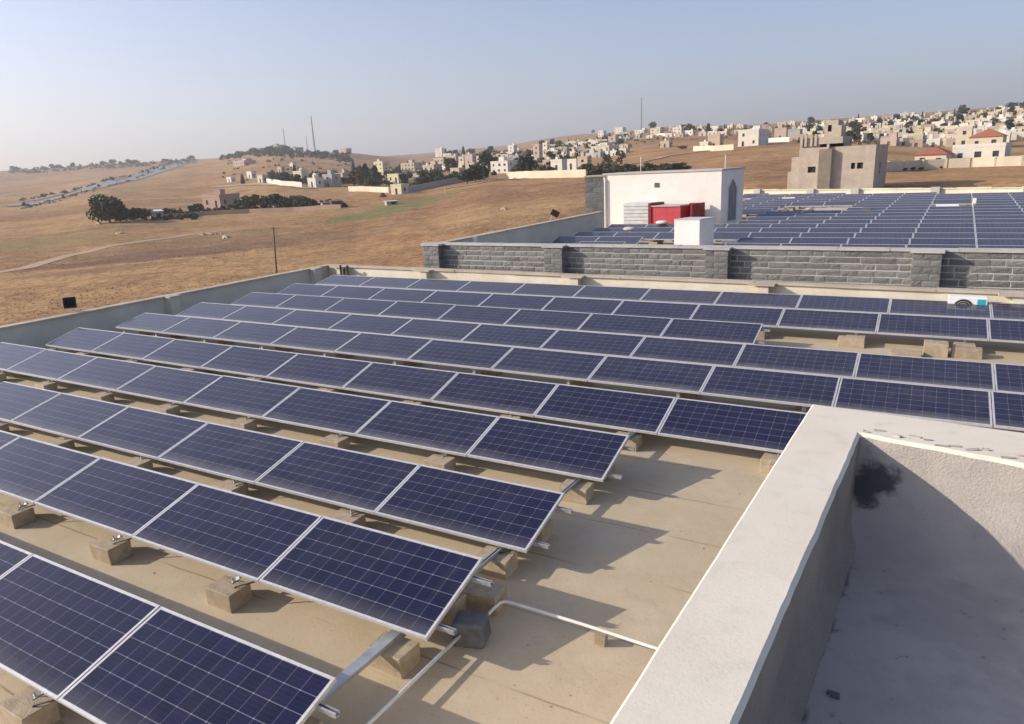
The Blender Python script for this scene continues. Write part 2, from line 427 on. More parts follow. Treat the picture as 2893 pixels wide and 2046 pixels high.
def base_z(az, r):
    az = min(max(az, prof_az[0]), prof_az[-1])
    j = int(np.clip(np.searchsorted(prof_az, az)-1, 0, len(prof_az)-2))
    t = (az-prof_az[j])/(prof_az[j+1]-prof_az[j])
    t = t*t*(3-2*t)*0.5 + t*0.5
    col = prof_z[j]*(1-t) + prof_z[j+1]*t
    return float(np.interp(r, RS, col))
def rough_z(x, y, r):
    a = min(1.0, max(0.0, (r-60)/120))
    s = min(r/500, 1.0)
    n = noise.fractal(Vector((x*0.012, y*0.012, 1.7)), 0.9, 2.1, 4)
    n2 = noise.fractal(Vector((x*0.06, y*0.06, 4.2)), 0.9, 2.1, 3)
    return a*(n*1.0*s + n2*0.22)
def ground(x, y):
    dx, dy = x-CP[0], y-CP[1]
    r = math.hypot(dx, dy)
    return base_z(math.atan2(dx, dy), r) + rough_z(x, y, r)
def place(xd, yd, r0=90, r1=3000):
    """where the line of sight through that point of the photograph meets the terrain"""
    d = ray(xd, yd); h = math.hypot(d[0], d[1]); sl = d[2]/h; ux, uy = d[0]/h, d[1]/h
    r = r0; prev = None
    while r > 40 and ground(CP[0]+ux*r, CP[1]+uy*r) >= CP[2]+sl*r: r *= 0.94
    while r < r1:
        x, y = CP[0]+ux*r, CP[1]+uy*r
        g = ground(x, y) - (CP[2]+sl*r)
        if g >= 0:
            if prev is not None:
                rp, gp = prev; t = gp/(gp-g); r = rp+(r-rp)*t; x, y = CP[0]+ux*r, CP[1]+uy*r
            return x, y, ground(x, y), r/h
        prev = (r, g); r *= 1.012
    # grazes the ridge: fall back to the nearest approach
    best = min(((CP[2]+sl*q - ground(CP[0]+ux*q, CP[1]+uy*q), q) for q in np.geomspace(r0, r1, 120)))
    q = best[1]
    return CP[0]+ux*q, CP[1]+uy*q, ground(CP[0]+ux*q, CP[1]+uy*q), q/h

def m_terrain():
    m = NT("dry_farmland", rough=0.95, spec=0.08)
    v = m.coord("Object")
    def cs(sc, det=5, ro=0.6, st=(1, 1, 1)):
        return m.noise(m.coord("Object", st), sc, det, ro)
    f1 = cs(0.006, 5); f2 = cs(0.03, 6, 0.62); f3 = cs(0.35, 6, 0.7); f4 = cs(1.6, 5, 0.75)
    c = m.ramp(f1, [(0.38, (0.29, 0.17, 0.10)), (0.5, (0.43, 0.275, 0.145)), (0.62, (0.50, 0.35, 0.185))])
    vb = m.n("ShaderNodeTexVoronoi"); vb.inputs["Scale"].default_value = 0.011; vb.inputs["Randomness"].default_value = 0.9
    wv = m.n("ShaderNodeVectorMath"); wv.operation = 'ADD'; m.l(v, wv.inputs[0]); m.l(m.math('MULTIPLY', f2, 34.0), wv.inputs[1]); m.l(wv.outputs[0], vb.inputs["Vector"])
    sc_ = m.n("ShaderNodeSeparateColor"); m.l(vb.outputs["Color"], sc_.inputs[0])
    c = m.mix(m.math('MULTIPLY', m.smooth(sc_.outputs[0], 0.55, 0.64), 0.65), c, (0.215, 0.125, 0.085))
    c = m.mix(m.math('MULTIPLY', m.smooth(sc_.outputs[1], 0.62, 0.70), 0.7), c, (0.52, 0.37, 0.20))
    c = m.mix(m.math('MULTIPLY', m.smooth(sc_.outputs[2], 0.66, 0.74), 0.6), c, (0.26, 0.215, 0.125))
    c = m.mix(m.math('MULTIPLY', m.smooth(f2, 0.50, 0.62), 0.6), c, (0.50, 0.34, 0.18))
    c = m.mix(m.math('MULTIPLY', m.smooth(f2, 0.46, 0.36), 0.6), c, (0.26, 0.155, 0.095))
    f5 = m.noise(v, 0.11, 6, 0.7)
    c = m.mix(m.math('MULTIPLY', m.smooth(f5, 0.51, 0.60), 0.42), c, (0.25, 0.165, 0.10))
    c = m.mix(m.math('MULTIPLY', m.smooth(f5, 0.45, 0.38), 0.6), c, (0.54, 0.39, 0.22))
    # tufts and clods
    c = m.mix(m.math('MULTIPLY', m.smooth(f3, 0.50, 0.58), 0.42), c, (0.24, 0.155, 0.09))
    c = m.mix(m.math('MULTIPLY', m.smooth(f4, 0.52, 0.62), 0.55), c, (0.47, 0.33, 0.19))
    # terraces and furrows across the slope
    w = m.n("ShaderNodeTexWave"); w.wave_type = 'BANDS'; w.bands_direction = 'Y'
    w.inputs["Scale"].default_value = 0.021; w.inputs["Distortion"].default_value = 16; w.inputs["Detail"].default_value = 6
    w.inputs["Detail Scale"].default_value = 2.2
    m.l(v, w.inputs["Vector"])
    c = m.mix(m.math('MULTIPLY', m.smooth(w.outputs["Fac"], 0.78, 0.97), 0.28), c, (0.45, 0.32, 0.18))
    c = m.mix(m.math('MULTIPLY', m.smooth(w.outputs["Fac"], 0.2, 0.03), 0.3), c, (0.17, 0.11, 0.07))
    c = m.mix(1.0, c, (0.98, 0.88, 0.78), 'MULTIPLY')
    f7 = m.noise(v, 0.75, 5, 0.75)
    c = m.mix(m.math('MULTIPLY', m.smooth(f7, 0.50, 0.58), 0.5), c, (0.20, 0.115, 0.06))
    c = m.mix(m.math('MULTIPLY', m.smooth(f7, 0.47, 0.40), 0.45), c, (0.47, 0.30, 0.155))
    # a few weedy green strips
    for (gx, gy, gz, gr), rad, amt, col in GREEN:
        sub = m.n("ShaderNodeVectorMath"); sub.operation = 'DISTANCE'
        st = m.n("ShaderNodeVectorMath"); st.operation = 'SUBTRACT'; st.inputs[1].default_value = (gx, gy, gz); m.l(v, st.inputs[0])
        # stretch across the line of sight
        az = math.atan2(gx-CP[0], gy-CP[1])
        ca, sa = math.cos(az), math.sin(az)
        dt1 = m.n("ShaderNodeVectorMath"); dt1.operation = 'DOT_PRODUCT'; dt1.inputs[1].default_value = (ca, -sa, 0); m.l(st.outputs[0], dt1.inputs[0])
        dt2 = m.n("ShaderNodeVectorMath"); dt2.operation = 'DOT_PRODUCT'; dt2.inputs[1].default_value = (sa, ca, 0); m.l(st.outputs[0], dt2.inputs[0])
        a2 = m.math('POWER', m.math('DIVIDE', dt1.outputs["Value"], rad[0]), 2.0)
        b2 = m.math('POWER', m.math('DIVIDE', dt2.outputs["Value"], rad[1]), 2.0)
        d = m.math('ADD', m.math('SQRT', m.math('ADD', a2, b2)), m.math('MULTIPLY', m.math('SUBTRACT', f3, 0.5), 2.6))
        d = m.math('ADD', d, m.math('MULTIPLY', m.math('SUBTRACT', f2, 0.5), 1.6))
        c = m.mix(m.math('MULTIPLY', m.smooth(d, 1.0, 0.55), amt), c, col)
    m.color(c)
    m.bump(m.math('ADD', m.math('MULTIPLY', f3, 1.0), m.math('MULTIPLY', f4, 0.35)), 0.6, 0.7)
    return m.m
GREEN = [(place(815, 487), (12, 11), 0.62, (0.15, 0.19, 0.065)), (place(850, 478), (11, 12), 0.5, (0.16, 0.18, 0.06)),
         (place(910, 460), (14, 18), 0.7, (0.16, 0.18, 0.07)),
         (place(1010, 432), (22, 14), 0.5, (0.14, 0.15, 0.06)), (place(120, 548), (17, 14), 0.45, (0.25, 0.22, 0.09)),
         (place(300, 505), (30, 9), 0.45, (0.17, 0.16, 0.08)), (place(740, 478), (30, 7), 0.5, (0.24, 0.23, 0.10)),
         (place(480, 530), (26, 12), 0.35, (0.22, 0.18, 0.09)),
         (place(310, 582), (26, 5), 0.75, (0.16, 0.09, 0.07)), (place(420, 563), (22, 6), 0.6, (0.17, 0.10, 0.08)), (place(180, 610), (18, 5), 0.5, (0.18, 0.10, 0.07)),
         (place(600, 540), (34, 14), 0.45, (0.21, 0.14, 0.09)), (place(90, 540), (16, 16), 0.4, (0.22, 0.19, 0.08)), (place(1150, 470), (26, 20), 0.3, (0.50, 0.33, 0.17))]
M['terrain'] = m_terrain()

az0, az1 = prof_az[0]-0.05, prof_az[-1]+0.05
azs = np.concatenate([np.linspace(az1-2*math.pi, az0, 40)[1:-1], np.linspace(az0, az1, 420)])
rs = np.concatenate([[5, 30, 60, 75], np.geomspace(85, 900, 150), np.geomspace(910, 3200, 60), [3600, 4200, 5500, 8000]])
tv, tf = [], []
for a in azs:
    ca, sa = math.cos(a), math.sin(a)
    for r in rs:
        x, y = CP[0]+sa*r, CP[1]+ca*r
        tv.append((x, y, base_z(a, r)+rough_z(x, y, r)))
nr = len(rs); na = len(azs)
for i in range(na):
    j = (i+1) % na
    for k in range(nr-1):
        tf.append((i*nr+k, j*nr+k, j*nr+k+1, i*nr+k+1)[::-1])
tv.append((CP[0], CP[1], GZ)); c0 = len(tv)-1
for i in range(na): tf.append((c0, ((i+1) % na)*nr, i*nr)[::-1])
tm = bpy.data.meshes.new("ground"); tm.from_pydata(tv, [], tf); tm.materials.append(M['terrain'])
tm.polygons.foreach_set("use_smooth", [True]*len(tm.polygons)); tm.update()
g = link("ground", tm); tag(g, "dry brown and orange farmland rolling up to the hills", kind="structure")

def ribbon(name, pts, w, mat, label, lift=0.35, kind="structure", sub=14):
    P = [place(*p) for p in pts]
    path = []
    for a, b in zip(P, P[1:]):
        for i in range(sub):
            t = i/sub; path.append((a[0]*(1-t)+b[0]*t, a[1]*(1-t)+b[1]*t))
    path.append(P[-1][:2])
    mb = MB(); prev = None
    for i, (x, y) in enumerate(path):
        x2, y2 = path[min(i+1, len(path)-1)]; x1, y1 = path[max(i-1, 0)]
        d = Vector((x2-x1, y2-y1)); d.normalize(); nx, ny = -d.y, d.x
        q = []
        for s in (-1, -0.33, 0.33, 1):
            px, py = x+nx*w/2*s, y+ny*w/2*s
            q.append((px, py, ground(px, py)+lift))
        if prev:
            for k in range(3): mb.quad(prev[k], prev[k+1], q[k+1], q[k])
        prev = q
    o = mb.build(name, mat); tag(o, label, kind=kind); return o
ribbon("road", [(40, 463), (120, 447), (190, 430), (240, 414), (300, 402), (360, 383), (410, 366), (430, 360)], 26, M['asphalt'],
       "grey highway climbing the far left hill", lift=0.5)
ribbon("road", [(60, 452), (130, 438), (200, 421), (255, 404), (320, 388), (385, 366), (425, 357)], 10, M['asphalt'],
       "second narrower carriageway beside the highway on the left hill", lift=0.5)
ribbon("path", [(-40, 617), (64, 600), (150, 574), (230, 556), (330, 540), (420, 527), (520, 515), (640, 507)], 2.6, M['track'],
       "pale dirt track curving across the near field", lift=0.05)
ribbon("path", [(1385, 373), (1440, 364), (1500, 350), (1560, 341), (1620, 336)], 4, M['track'],
       "pale dirt road below the hillside houses", lift=0.3)
ribbon("path", [(985, 425), (1060, 415), (1110, 405), (1180, 401)], 3, M['track'], "dirt road along the garden wall in the valley", lift=0.2)
ribbon("path", [(480, 418), (560, 414), (640, 417), (700, 424)], 6, M['track'], "pale farm road under the left hillside houses", lift=0.3)

# ------------------------------------------------------------------ roof one
Z0 = -0.33
LP = 2.0934; W = 0.992
ROWS = [(-0.0, 0.0, 0.0365, 0.2606), (0.1103, 1.9165, 0.0243, 0.2615), (0.1593, 3.6376, -0.0279, 0.2452), (0.2346, 5.5559, -0.0177, 0.2661),
        (0.3089, 7.4656, -0.0532, 0.2703), (2.532, 9.3528, 0.0291, 0.2328), (0.5789, 11.1922, 0.0113, 0.2205), (0.5431, 13.2497, -0.0425, 0.246),
        (0.7057, 15.0194, -0.0226, 0.2418), (0.8476, 16.8398, 0.0526, 0.190)]
# (panels left of the reference seam, panels right of it)
COUNT = [(4, 0), (5, 0), (6, 0), (8, 0), (8, 1), (9, 2), (8, 3), (8, 0), (8, 3), (8, 3)]

rd = MB()
rd.quad((-17.9, -6, Z0), (14, -6, Z0), (14, 18.9, Z0), (-17.9, 18.9, Z0))
o = rd.build("roof_deck", M['roof']); tag(o, "sandy screed deck of the near flat roof under the solar panels", kind="structure")
# block of the building below the deck
bb = MB(); bb.box(-17.85, 13.9, -6, 18.5, GZ-1, Z0-0.05)
o = bb.build("building_wall", M['cream_wall']); tag(o, "plain wall block of the near building below its roof deck", "building")

# left parapet
def wall_between(p, q, t, z0, z1):
    """footprint corners of a wall whose inner face runs p->q, thickness t to the left"""
    p = Vector(p); q = Vector(q); d = (q-p).normalized(); n = Vector((-d.y, d.x))*t
    return [(p.x, p.y, z0), (q.x, q.y, z0), (q.x+n.x, q.y+n.y, z0), (p.x+n.x, p.y+n.y, z0),
            (p.x, p.y, z1), (q.x, q.y, z1), (q.x+n.x, q.y+n.y, z1), (p.x+n.x, p.y+n.y, z1)]
wl = empty("parapet_wall", (-17.5, 6, Z0)); tag(wl, "grey parapet wall along the left edge of the near roof", "wall")
PZ = 0.40
a, b = (-17.92, -6.0), (-17.05, 18.75)
def sub(o, pts):
    return [(x-o.location.x, y-o.location.y, z-o.location.z) for x, y, z in pts]
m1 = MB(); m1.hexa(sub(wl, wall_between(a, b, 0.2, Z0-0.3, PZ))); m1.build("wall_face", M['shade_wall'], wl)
nseg = 11
for i in range(nseg):
    t0, t1 = i/nseg, (i+1)/nseg
    pa = (a[0]+(b[0]-a[0])*t0+0.06, a[1]+(b[1]-a[1])*t0+0.004); pb = (a[0]+(b[0]-a[0])*t1+0.06, a[1]+(b[1]-a[1])*t1-0.006)
    mc = MB(); dz = rnd.uniform(-0.006, 0.006); mc.hexa(sub(wl, wall_between(pa, pb, 0.32, PZ+0.002, PZ+0.055+dz)))
    mc.build("coping_stone", M['coping'], wl)
for y in (11.85, 5.7, -0.4, 17.95):
    x = a[0]+(b[0]-a[0])*(y-a[1])/(b[1]-a[1])
    mp = MB(); mp.box(x-wl.location.x-0.01, x-wl.location.x+0.28, y-wl.location.y-0.17, y-wl.location.y+0.17, 0.0, PZ-Z0-0.003)
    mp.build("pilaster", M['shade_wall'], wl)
    mp = MB(); mp.box(x-wl.location.x+0.062, x-wl.location.x+0.33, y-wl.location.y-0.21, y-wl.location.y+0.21, PZ-Z0+0.004, PZ-Z0+0.05)
    mp.build("pilaster_cap", M['coping'], wl)

# far parapet
wf = empty("parapet_wall", (-5, 18.4, Z0)); tag(wf, "cream parapet wall across the far edge of the near roof", "wall")
fa, fb = (-17.3, 18.80), (14.0, 17.85)
FZ = 0.395
def fy(x): return fa[1] + (fb[1]-fa[1])*(x-fa[0])/(fb[0]-fa[0])
m1 = MB(); m1.hexa(sub(wf, wall_between(fb, fa, -0.2, Z0-0.3, FZ))); m1.build("wall_face", M['cream_wall'], wf)
x = fa[0]
i = 0
while x < fb[0]-0.1:
    x2 = min(x + rnd.choice([1.9, 2.1, 2.3]), fb[0])
    dz = rnd.uniform(-0.008, 0.010); dy = rnd.uniform(-0.012, 0.012)
    mc = MB(); mc.hexa(sub(wf, wall_between((x2-0.006, fy(x2)-0.06+dy), (x, fy(x)-0.06+dy), -0.34, FZ+0.002, FZ+0.055+dz)))
    mc.build("coping_stone", M['coping'], wf)
    x = x2
for px in (-16.2, -12.05, -6.0, -0.2, 5.6, 11.4):
    mp = MB(); lx, ly = px-wf.location.x, fy(px)-wf.location.y
    mp.box(lx-0.14, lx+0.14, ly-0.28, ly+0.01, 0.0, FZ-Z0-0.003); mp.build("pilaster", M['cream_wall'], wf)
    mp = MB(); mp.box(lx-0.42, lx+0.30, ly-0.34, ly-0.075, FZ-Z0+0.006, FZ-Z0+0.052); mp.build("pilaster_cap", M['coping'], wf)

# ------------------------------------------------------------------ solar panels
FW = 0.024; FD = 0.038
def frame_mesh(L):
    mb = MB()
    mb.box(0, L, 0, FW, -FD, 0); mb.box(0, L, W-FW, W, -FD, 0)
    mb.box(0, FW, FW+0.0005, W-FW-0.0005, -FD, -0.0006); mb.box(L-FW, L, FW+0.0005, W-FW-0.0005, -FD, -0.0006)
    return mb.mesh("panel_frame", M['alu'])
PL = LP-0.014
FRAME = frame_mesh(PL)
mb = MB(); mb.quad((FW-0.004, FW-0.004, -0.005), (PL-FW+0.004, FW-0.004, -0.005), (PL-FW+0.004, W-FW+0.004, -0.005), (FW-0.004, W-FW+0.004, -0.005))
mb.quad((FW, FW, -0.011), (FW, W-FW, -0.011), (PL-FW, W-FW, -0.011), (PL-FW, FW, -0.011), 1)
SHEET = mb.mesh("cell_sheet", [M['cells'], M['backsheet']])
ORD = ["", "first", "second", "third", "fourth", "fifth", "sixth", "seventh", "eighth", "ninth", "tenth", "eleventh", "twelfth", "thirteenth",
       "fourteenth", "fifteenth", "sixteenth", "seventeenth", "eighteenth", "nineteenth", "twentieth"]
def nth(n):
    if n < len(ORD): return ORD[n]
    suf = {1: "st", 2: "nd", 3: "rd"}.get(n % 10, "th") if n % 100 not in (11, 12, 13) else "th"
    return f"{n}{suf}"

def panel(loc, tilt, label, group):
    t = empty("solar_panel", loc); t.rotation_euler = (tilt, 0, 0)
    tag(t, label, "solar panel", group)
    link("frame", FRAME, t); link("cell_sheet", SHEET, t)
    return t

# channel section rail (open strut) along x
def channel(mb, a, b, w=0.041, h=0.041, t=0.004):
    a = Vector(a); b = Vector(b); d = (b-a).normalized(); r = d.cross(Vector((0, 0, 1))).normalized()
    mb.bar(a+Vector((0, 0, -h/2)), b+Vector((0, 0, -h/2)), w, t)
    mb.bar(a+r*(w/2), b+r*(w/2), t, h); mb.bar(a-r*(w/2), b-r*(w/2), t, h)
    for s in (-1, 1): mb.bar(a+r*(s*w*0.36)+Vector((0, 0, h/2)), b+r*(s*w*0.36)+Vector((0, 0, h/2)), w*0.26, t)

def cmu_mesh(lx=0.39, ly=0.27, lz=0.195):
    mb = MB()
    mb.jbox(-lx/2, lx/2, -ly/2, ly/2, 0, lz, 0.006)
    return mb.mesh("concrete_block", M['block'])
BLOCKS = [cmu_mesh() for _ in range(4)]
def block(x, y, label, z=Z0, rz=0.0, group="concrete ballast blocks under the solar rows", mesh=None, scale=None):
    o = link("concrete_block", mesh or rnd.choice(BLOCKS), None, (x, y, z+0.002), (0, 0, rz), scale)
    bevel(o, 0.008, 1)
    tag(o, label, "block", group); return o

ROWNAME = ["front", "second", "third", "fourth", "fifth", "sixth", "seventh", "eighth", "ninth", "rearmost"]
for ri, (xo, yo, zo, t) in enumerate(ROWS):
    nl, nrt = COUNT[ri]
    ends = (xo-nl*LP, xo+nrt*LP)
    n = nl+nrt
    for i in range(n):
        x = ends[1]-(i+1)*LP
        pos = "at the right end" if i == 0 and nrt == 0 else f"{nth(i+1)} from the right"
        panel((x+0.007, yo+rnd.uniform(-0.004, 0.004), zo+rnd.uniform(-0.003, 0.003)), t+rnd.uniform(-0.004, 0.004),
              f"blue solar panel {pos} in the {ROWNAME[ri]} row of the near roof", f"solar panels of the {ROWNAME[ri]} row on the near roof")
    # mounting rails
    for q, nm in ((0.20, "lower"), (0.80, "upper")):
        yy = yo+q*W*math.cos(t); zz = zo+q*W*math.sin(t)-FD*math.cos(t)-0.024
        mb = MB(); channel(mb, (ends[0]-0.12, 0, 0), (ends[1]+0.16+rnd.uniform(-0.02, 0.05), 0, 0))
        o = mb.build("mounting_rail", M['galv'], None, (0, yy, zz))
        tag(o, f"galvanised channel rail, {nm} one under the {ROWNAME[ri]} row of the near roof", "rail", "galvanised rails under the solar rows")
    # ballast blocks and legs
    if ri <= 8:
        for s in range(n+1):
            x = ends[1]-s*LP - (0.36 if s == 0 else 0.44+rnd.uniform(-0.04, 0.04))
            if s == n: x += 0.72
            where = f"{nth(s+1)} from the right"
            fyy = yo-0.045
            zrail = zo+0.20*W*math.sin(t)-FD*math.cos(t)-0.046
            hb = max(0.17, min(0.20, zrail-Z0-0.02))
            block(x, fyy+rnd.uniform(-0.02, 0.02), f"concrete block under the low edge of the {ROWNAME[ri]} row, {where}", rz=rnd.uniform(-0.04, 0.04))
            # foot bracket from block to rail
            mb = MB(); yy = yo+0.20*W*math.cos(t)
            mb.box(-0.03, 0.03, -0.10, 0.03, 0, 0.006); mb.box(-0.03, 0.03, 0.0, 0.006, 0, zrail-(Z0+0.2)+0.01)
            mb.box(-0.006, 0.006, -0.07, -0.058, 0.0, 0.05)
            o = mb.build("rail_bracket", M['galv'], None, (x, yy-0.10, Z0+0.2))
            tag(o, f"steel foot bracket on the block under the {ROWNAME[ri]} row, {where}", "bracket", "rail brackets on the ballast blocks")
            if ri <= 6:
                yb = yo+0.80*W*math.cos(t); zb = zo+0.80*W*math.sin(t)-FD*math.cos(t)-0.046
                block(x+rnd.uniform(-0.03, 0.03), yb+rnd.uniform(-0.02, 0.02), f"concrete block under the high edge of the {ROWNAME[ri]} row, {where}",
                      rz=rnd.uniform(-0.05, 0.05), group="concrete ballast blocks under the high edges")
                mb = MB(); channel(mb, (0, 0, 0), (0, 0.001, 0)) if False else None
                mb.box(-0.022, 0.022, -0.022, 0.022, 0, zb-(Z0+0.195)); mb.box(-0.06, 0.06, -0.045, 0.045, 0, 0.006)
                o = mb.build("support_post", M['galv'], None, (x, yb, Z0+0.2))
                tag(o, f"short steel post under the high edge of the {ROWNAME[ri]} row, {where}", "post", "posts under the high panel edges")
# cross struts that tie one row to the next
for ri in range(0, 5):
    xo, yo, zo, t = ROWS[ri]; xo2, yo2, zo2, t2 = ROWS[ri+1]
    nl, nrt = COUNT[ri]
    for s in range(nl+nrt+1):
        x = xo+nrt*LP-s*LP-0.34 + (0.0 if s == 0 else rnd.uniform(-0.05, 0.05))
        if s != 0: continue
        mb = MB()
        channel(mb, (0, yo+0.60*W, 0), (0.05, yo2+0.24*W, 0.0), 0.10 if (ri == 0 and s == 0) else 0.05, 0.04)
        if ri == 0 and s == 0: mb.bar((0, yo+0.60*W, 0.022), (0.05, yo2+0.24*W, 0.022), 0.105, 0.004)
        o = mb.build("cross_strut", M['galv'], None, (x, 0, Z0+0.225))
        tag(o, f"galvanised strut tying the {ROWNAME[ri]} row to the {ROWNAME[ri+1]} row, {nth(s+1)} from the right", "strut", "cross struts between the solar rows")

# loose blocks in the gap where the eighth row stops
gb = MB(); gb.jbox(-0.27, 0.27, -0.13, 0.13, 0, 0.2, 0.006); GB = gb.mesh("concrete_block", M['block'])
block(2.33, 14.83, "pale block in the gap beyond the short eighth row, left one", mesh=GB, group="blocks in the gap of the eighth row")
block(3.42, 14.33, "low flat block lying forward in the gap of the eighth row", mesh=GB, scale=(1.05, 0.8, 0.55), group="blocks in the gap of the eighth row")
block(3.95, 14.62, "largest pale block standing tall in the gap of the eighth row", mesh=GB, scale=(0.82, 1.5, 1.35), group="blocks in the gap of the eighth row")
block(4.50, 14.62, "pale block in the gap of the eighth row, rightmost one", mesh=GB, group="blocks in the gap of the eighth row")
# block by the parapet near the fifth row, conduit block with shade put into its colour
block(2.18, 7.22, "concrete block beside the white parapet at the end of the fifth row", group="loose blocks on the near roof")
mb = MB(); mb.jbox(-0.15, 0.15, -0.135, 0.135, 0, 0.24, 0.02)
o = mb.build("shade_toned_block", M['shadeblock_chip'], None, (0.20, 2.46, Z0+0.002), rot=(0, 0, 0.3)); bevel(o, 0.035, 3)
tag(o, "shade-toned concrete block over the white conduit at the second row end", "block")
block(0.02, 2.98, "brown block standing behind the shade-toned block at the second row", group="loose blocks on the near roof", rz=0.1)

# conduit
zc = Z0+0.13
def conduit(name, pts, r, label):
    mb = MB(); mb.tube(pts, r, 10); o = mb.build(name, M['pvc'], smooth=True); tag(o, label, "pipe"); return o
conduit("conduit_pipe", [(0.02, -1.6, zc), (0.08, 0.3, zc+0.01), (0.13, 1.2, zc), (0.17, 2.36, zc)], 0.016, "white conduit running forward from the shade-toned block past the front row end")
c2 = empty("conduit_pipe", (0.23, 2.95, zc)); tag(c2, "white conduit bending right and running to the white parapet", "pipe")
mb = MB(); mb.tube([(0.0, -0.5, 0), (0.005, -0.12, 0.0), (0.012, -0.03, 0), (0.05, 0.015, 0), (0.12, 0.02, 0), (0.9, 0.0, 0.01), (1.7, -0.03, 0.005), (2.9, -0.05, 0)], 0.016, 10)
mb.build("pipe_run", M['pvc'], c2, smooth=True)
for (x, y, nm) in ((0.10, 0.62, "front"), (1.30, 2.94, "right")):
    mb = MB(); mb.jbox(-0.05, 0.05, -0.04, 0.04, 0, 0.108, 0.004); o = mb.build("conduit_support", M['block'], None, (x, y, Z0+0.002))
    tag(o, f"small block propping up the {nm} stretch of white conduit", "block")

# ------------------------------------------------------------------ things on the near parapets
fl = empty("floodlight", (-17.72, 9.0, PZ+0.055)); tag(fl, "black square floodlight standing on the left parapet", "floodlight")
mb = MB(); mb.hexa([(-0.16, -0.05, 0.13), (0.16, -0.05, 0.13), (0.16, 0.05, 0.10), (-0.16, 0.05, 0.10), (-0.16, 0.03, 0.43), (0.16, 0.03, 0.43), (0.16, 0.13, 0.40), (-0.16, 0.13, 0.40)])
h = mb.build("housing", M['black'], fl, rot=(0, 0, 0.9)); bevel(h, 0.012, 2)
mb = MB()
for k in range(6): mb.box(-0.13+k*0.05, -0.12+k*0.05, -0.075, -0.02, 0.16, 0.38)
mb.build("cooling_fin", M['black'], fl, rot=(0, 0, 0.9))
mb = MB(); mb.box(-0.17, -0.162, -0.01, 0.03, 0.0, 0.27); mb.box(0.162, 0.17, -0.01, 0.03, 0.0, 0.27); mb.box(-0.17, 0.17, -0.01, 0.03, -0.002, 0.006)
mb.build("bracket", M['galv'], fl, rot=(0, 0, 0.9))
for i, (x, y, hh) in enumerate(((-16.02, 18.38, 0.84), (-15.86, 18.40, 0.76), (-15.72, 18.42, 0.84))):
    mb = MB(); mb.tube([(0, 0, 0), (0, 0, hh-0.06), (0.04 if i != 1 else 0, -0.02, hh)], 0.045, 8)
    o = mb.build("vent_pipe", M['steel_dark'], None, (x, y, Z0), smooth=True)
    tag(o, ["dark vent pipe in the far left roof corner, left one", "shortest dark vent pipe in the far left roof corner, middle one",
            "dark vent pipe in the far left roof corner, right one"][i], "pipe", "vent pipes in the roof corner")
ac = empty("air_conditioner", (4.57, 17.80, Z0-0.02)); tag(ac, "white outdoor air conditioner with cyan label by the cream wall", "air conditioner")
mb = MB(); mb.box(-0.40, 0.40, -0.15, 0.15, 0.16, 0.72); h = mb.build("casing", M['tank_white'], ac); bevel(h, 0.015, 2)
mb = MB()
n = 24
ring = [(-0.08+0.22*math.cos(2*math.pi*i/n), -0.153, 0.46+0.22*math.sin(2*math.pi*i/n)) for i in range(n)]
mb.v = ring; mb.f = [tuple(range(n))]; mb.m = [0]; mb.build("fan_recess", M['void'], ac)
mb = MB()
for r in (0.06, 0.11, 0.16, 0.215):
    pts = [(-0.08+r*math.cos(2*math.pi*i/16), -0.158, 0.46+r*math.sin(2*math.pi*i/16)) for i in range(17)]
    mb.tube(pts, 0.004, 4)
mb.build("fan_grille", M['pvc'], ac)
mb = MB(); mb.box(0.19, 0.36, -0.156, -0.151, 0.52, 0.68); mb.build("label_sticker", M['cyan'], ac)
mb = MB(); mb.box(-0.3, -0.22, -0.15, 0.15, 0, 0.159); mb.box(0.22, 0.3, -0.15, 0.15, 0, 0.159); mb.build("foot", M['block'], ac)

# ------------------------------------------------------------------ the white parapet beside the photographer
ZT = 2.4
oc = (3.017, 2.338); ol = (2.883, -0.693); ic = (3.321, 1.907); il = (3.201, -0.534); ir = (3.941, 1.787); orr = (3.978, 2.405)
def ext(p, q, k):  # extend p->q beyond q
    return (q[0]+(q[0]-p[0])*k, q[1]+(q[1]-p[1])*k)
olx = ext(oc, ol, 1.6); ilx = ext(ic, il, 2.1); irx = ext(ic, ir, 6.0)
d = Vector((ir[0]-ic[0], ir[1]-ic[1])).normalized()
orx = (oc[0]+d.x*4.9, oc[1]+d.y*4.9+0.55)
wp = empty("parapet_wall", (oc[0], oc[1], Z0)); tag(wp, "white textured parapet corner beside the camera with rough top", "wall")
ZB = Z0-0.3
def L3(p, z): return (p[0]-oc[0], p[1]-oc[1], z-Z0)
FLOOR_Z = 1.95
# top face with a slightly wavering inner edge, subdivided
def edge(p, q, n, amp, seed):
    out = []
    for i in range(n+1):
        t = i/n; x = p[0]+(q[0]-p[0])*t; y = p[1]+(q[1]-p[1])*t
        dx, dy = q[0]-p[0], q[1]-p[1]; l = math.hypot(dx, dy)
        w = noise.fractal(Vector((x*5+seed, y*5, seed)), 1.0, 2.0, 4)*amp
        out.append((x-dy/l*w, y+dx/l*w))
    return out
N1, N2 = 90, 90
eo1 = edge(oc, olx, N1, 0.002, 1.0); ei1 = edge(ic, ilx, N1, 0.006, 5.0)
eo2 = edge(oc, orx, N2, 0.002, 9.0); ei2 = edge(ic, irx, N2, 0.011, 13.0)
eo1[0] = oc; eo2[0] = oc; ei1[0] = ic; ei2[0] = ic
top = MB(); outer = MB(); inner1 = MB(); inner2 = MB()
bz = 0.010
def chamf(po, pi, f):  # move from outer toward inner
    return (po[0]+(pi[0]-po[0])*f, po[1]+(pi[1]-po[1])*f)
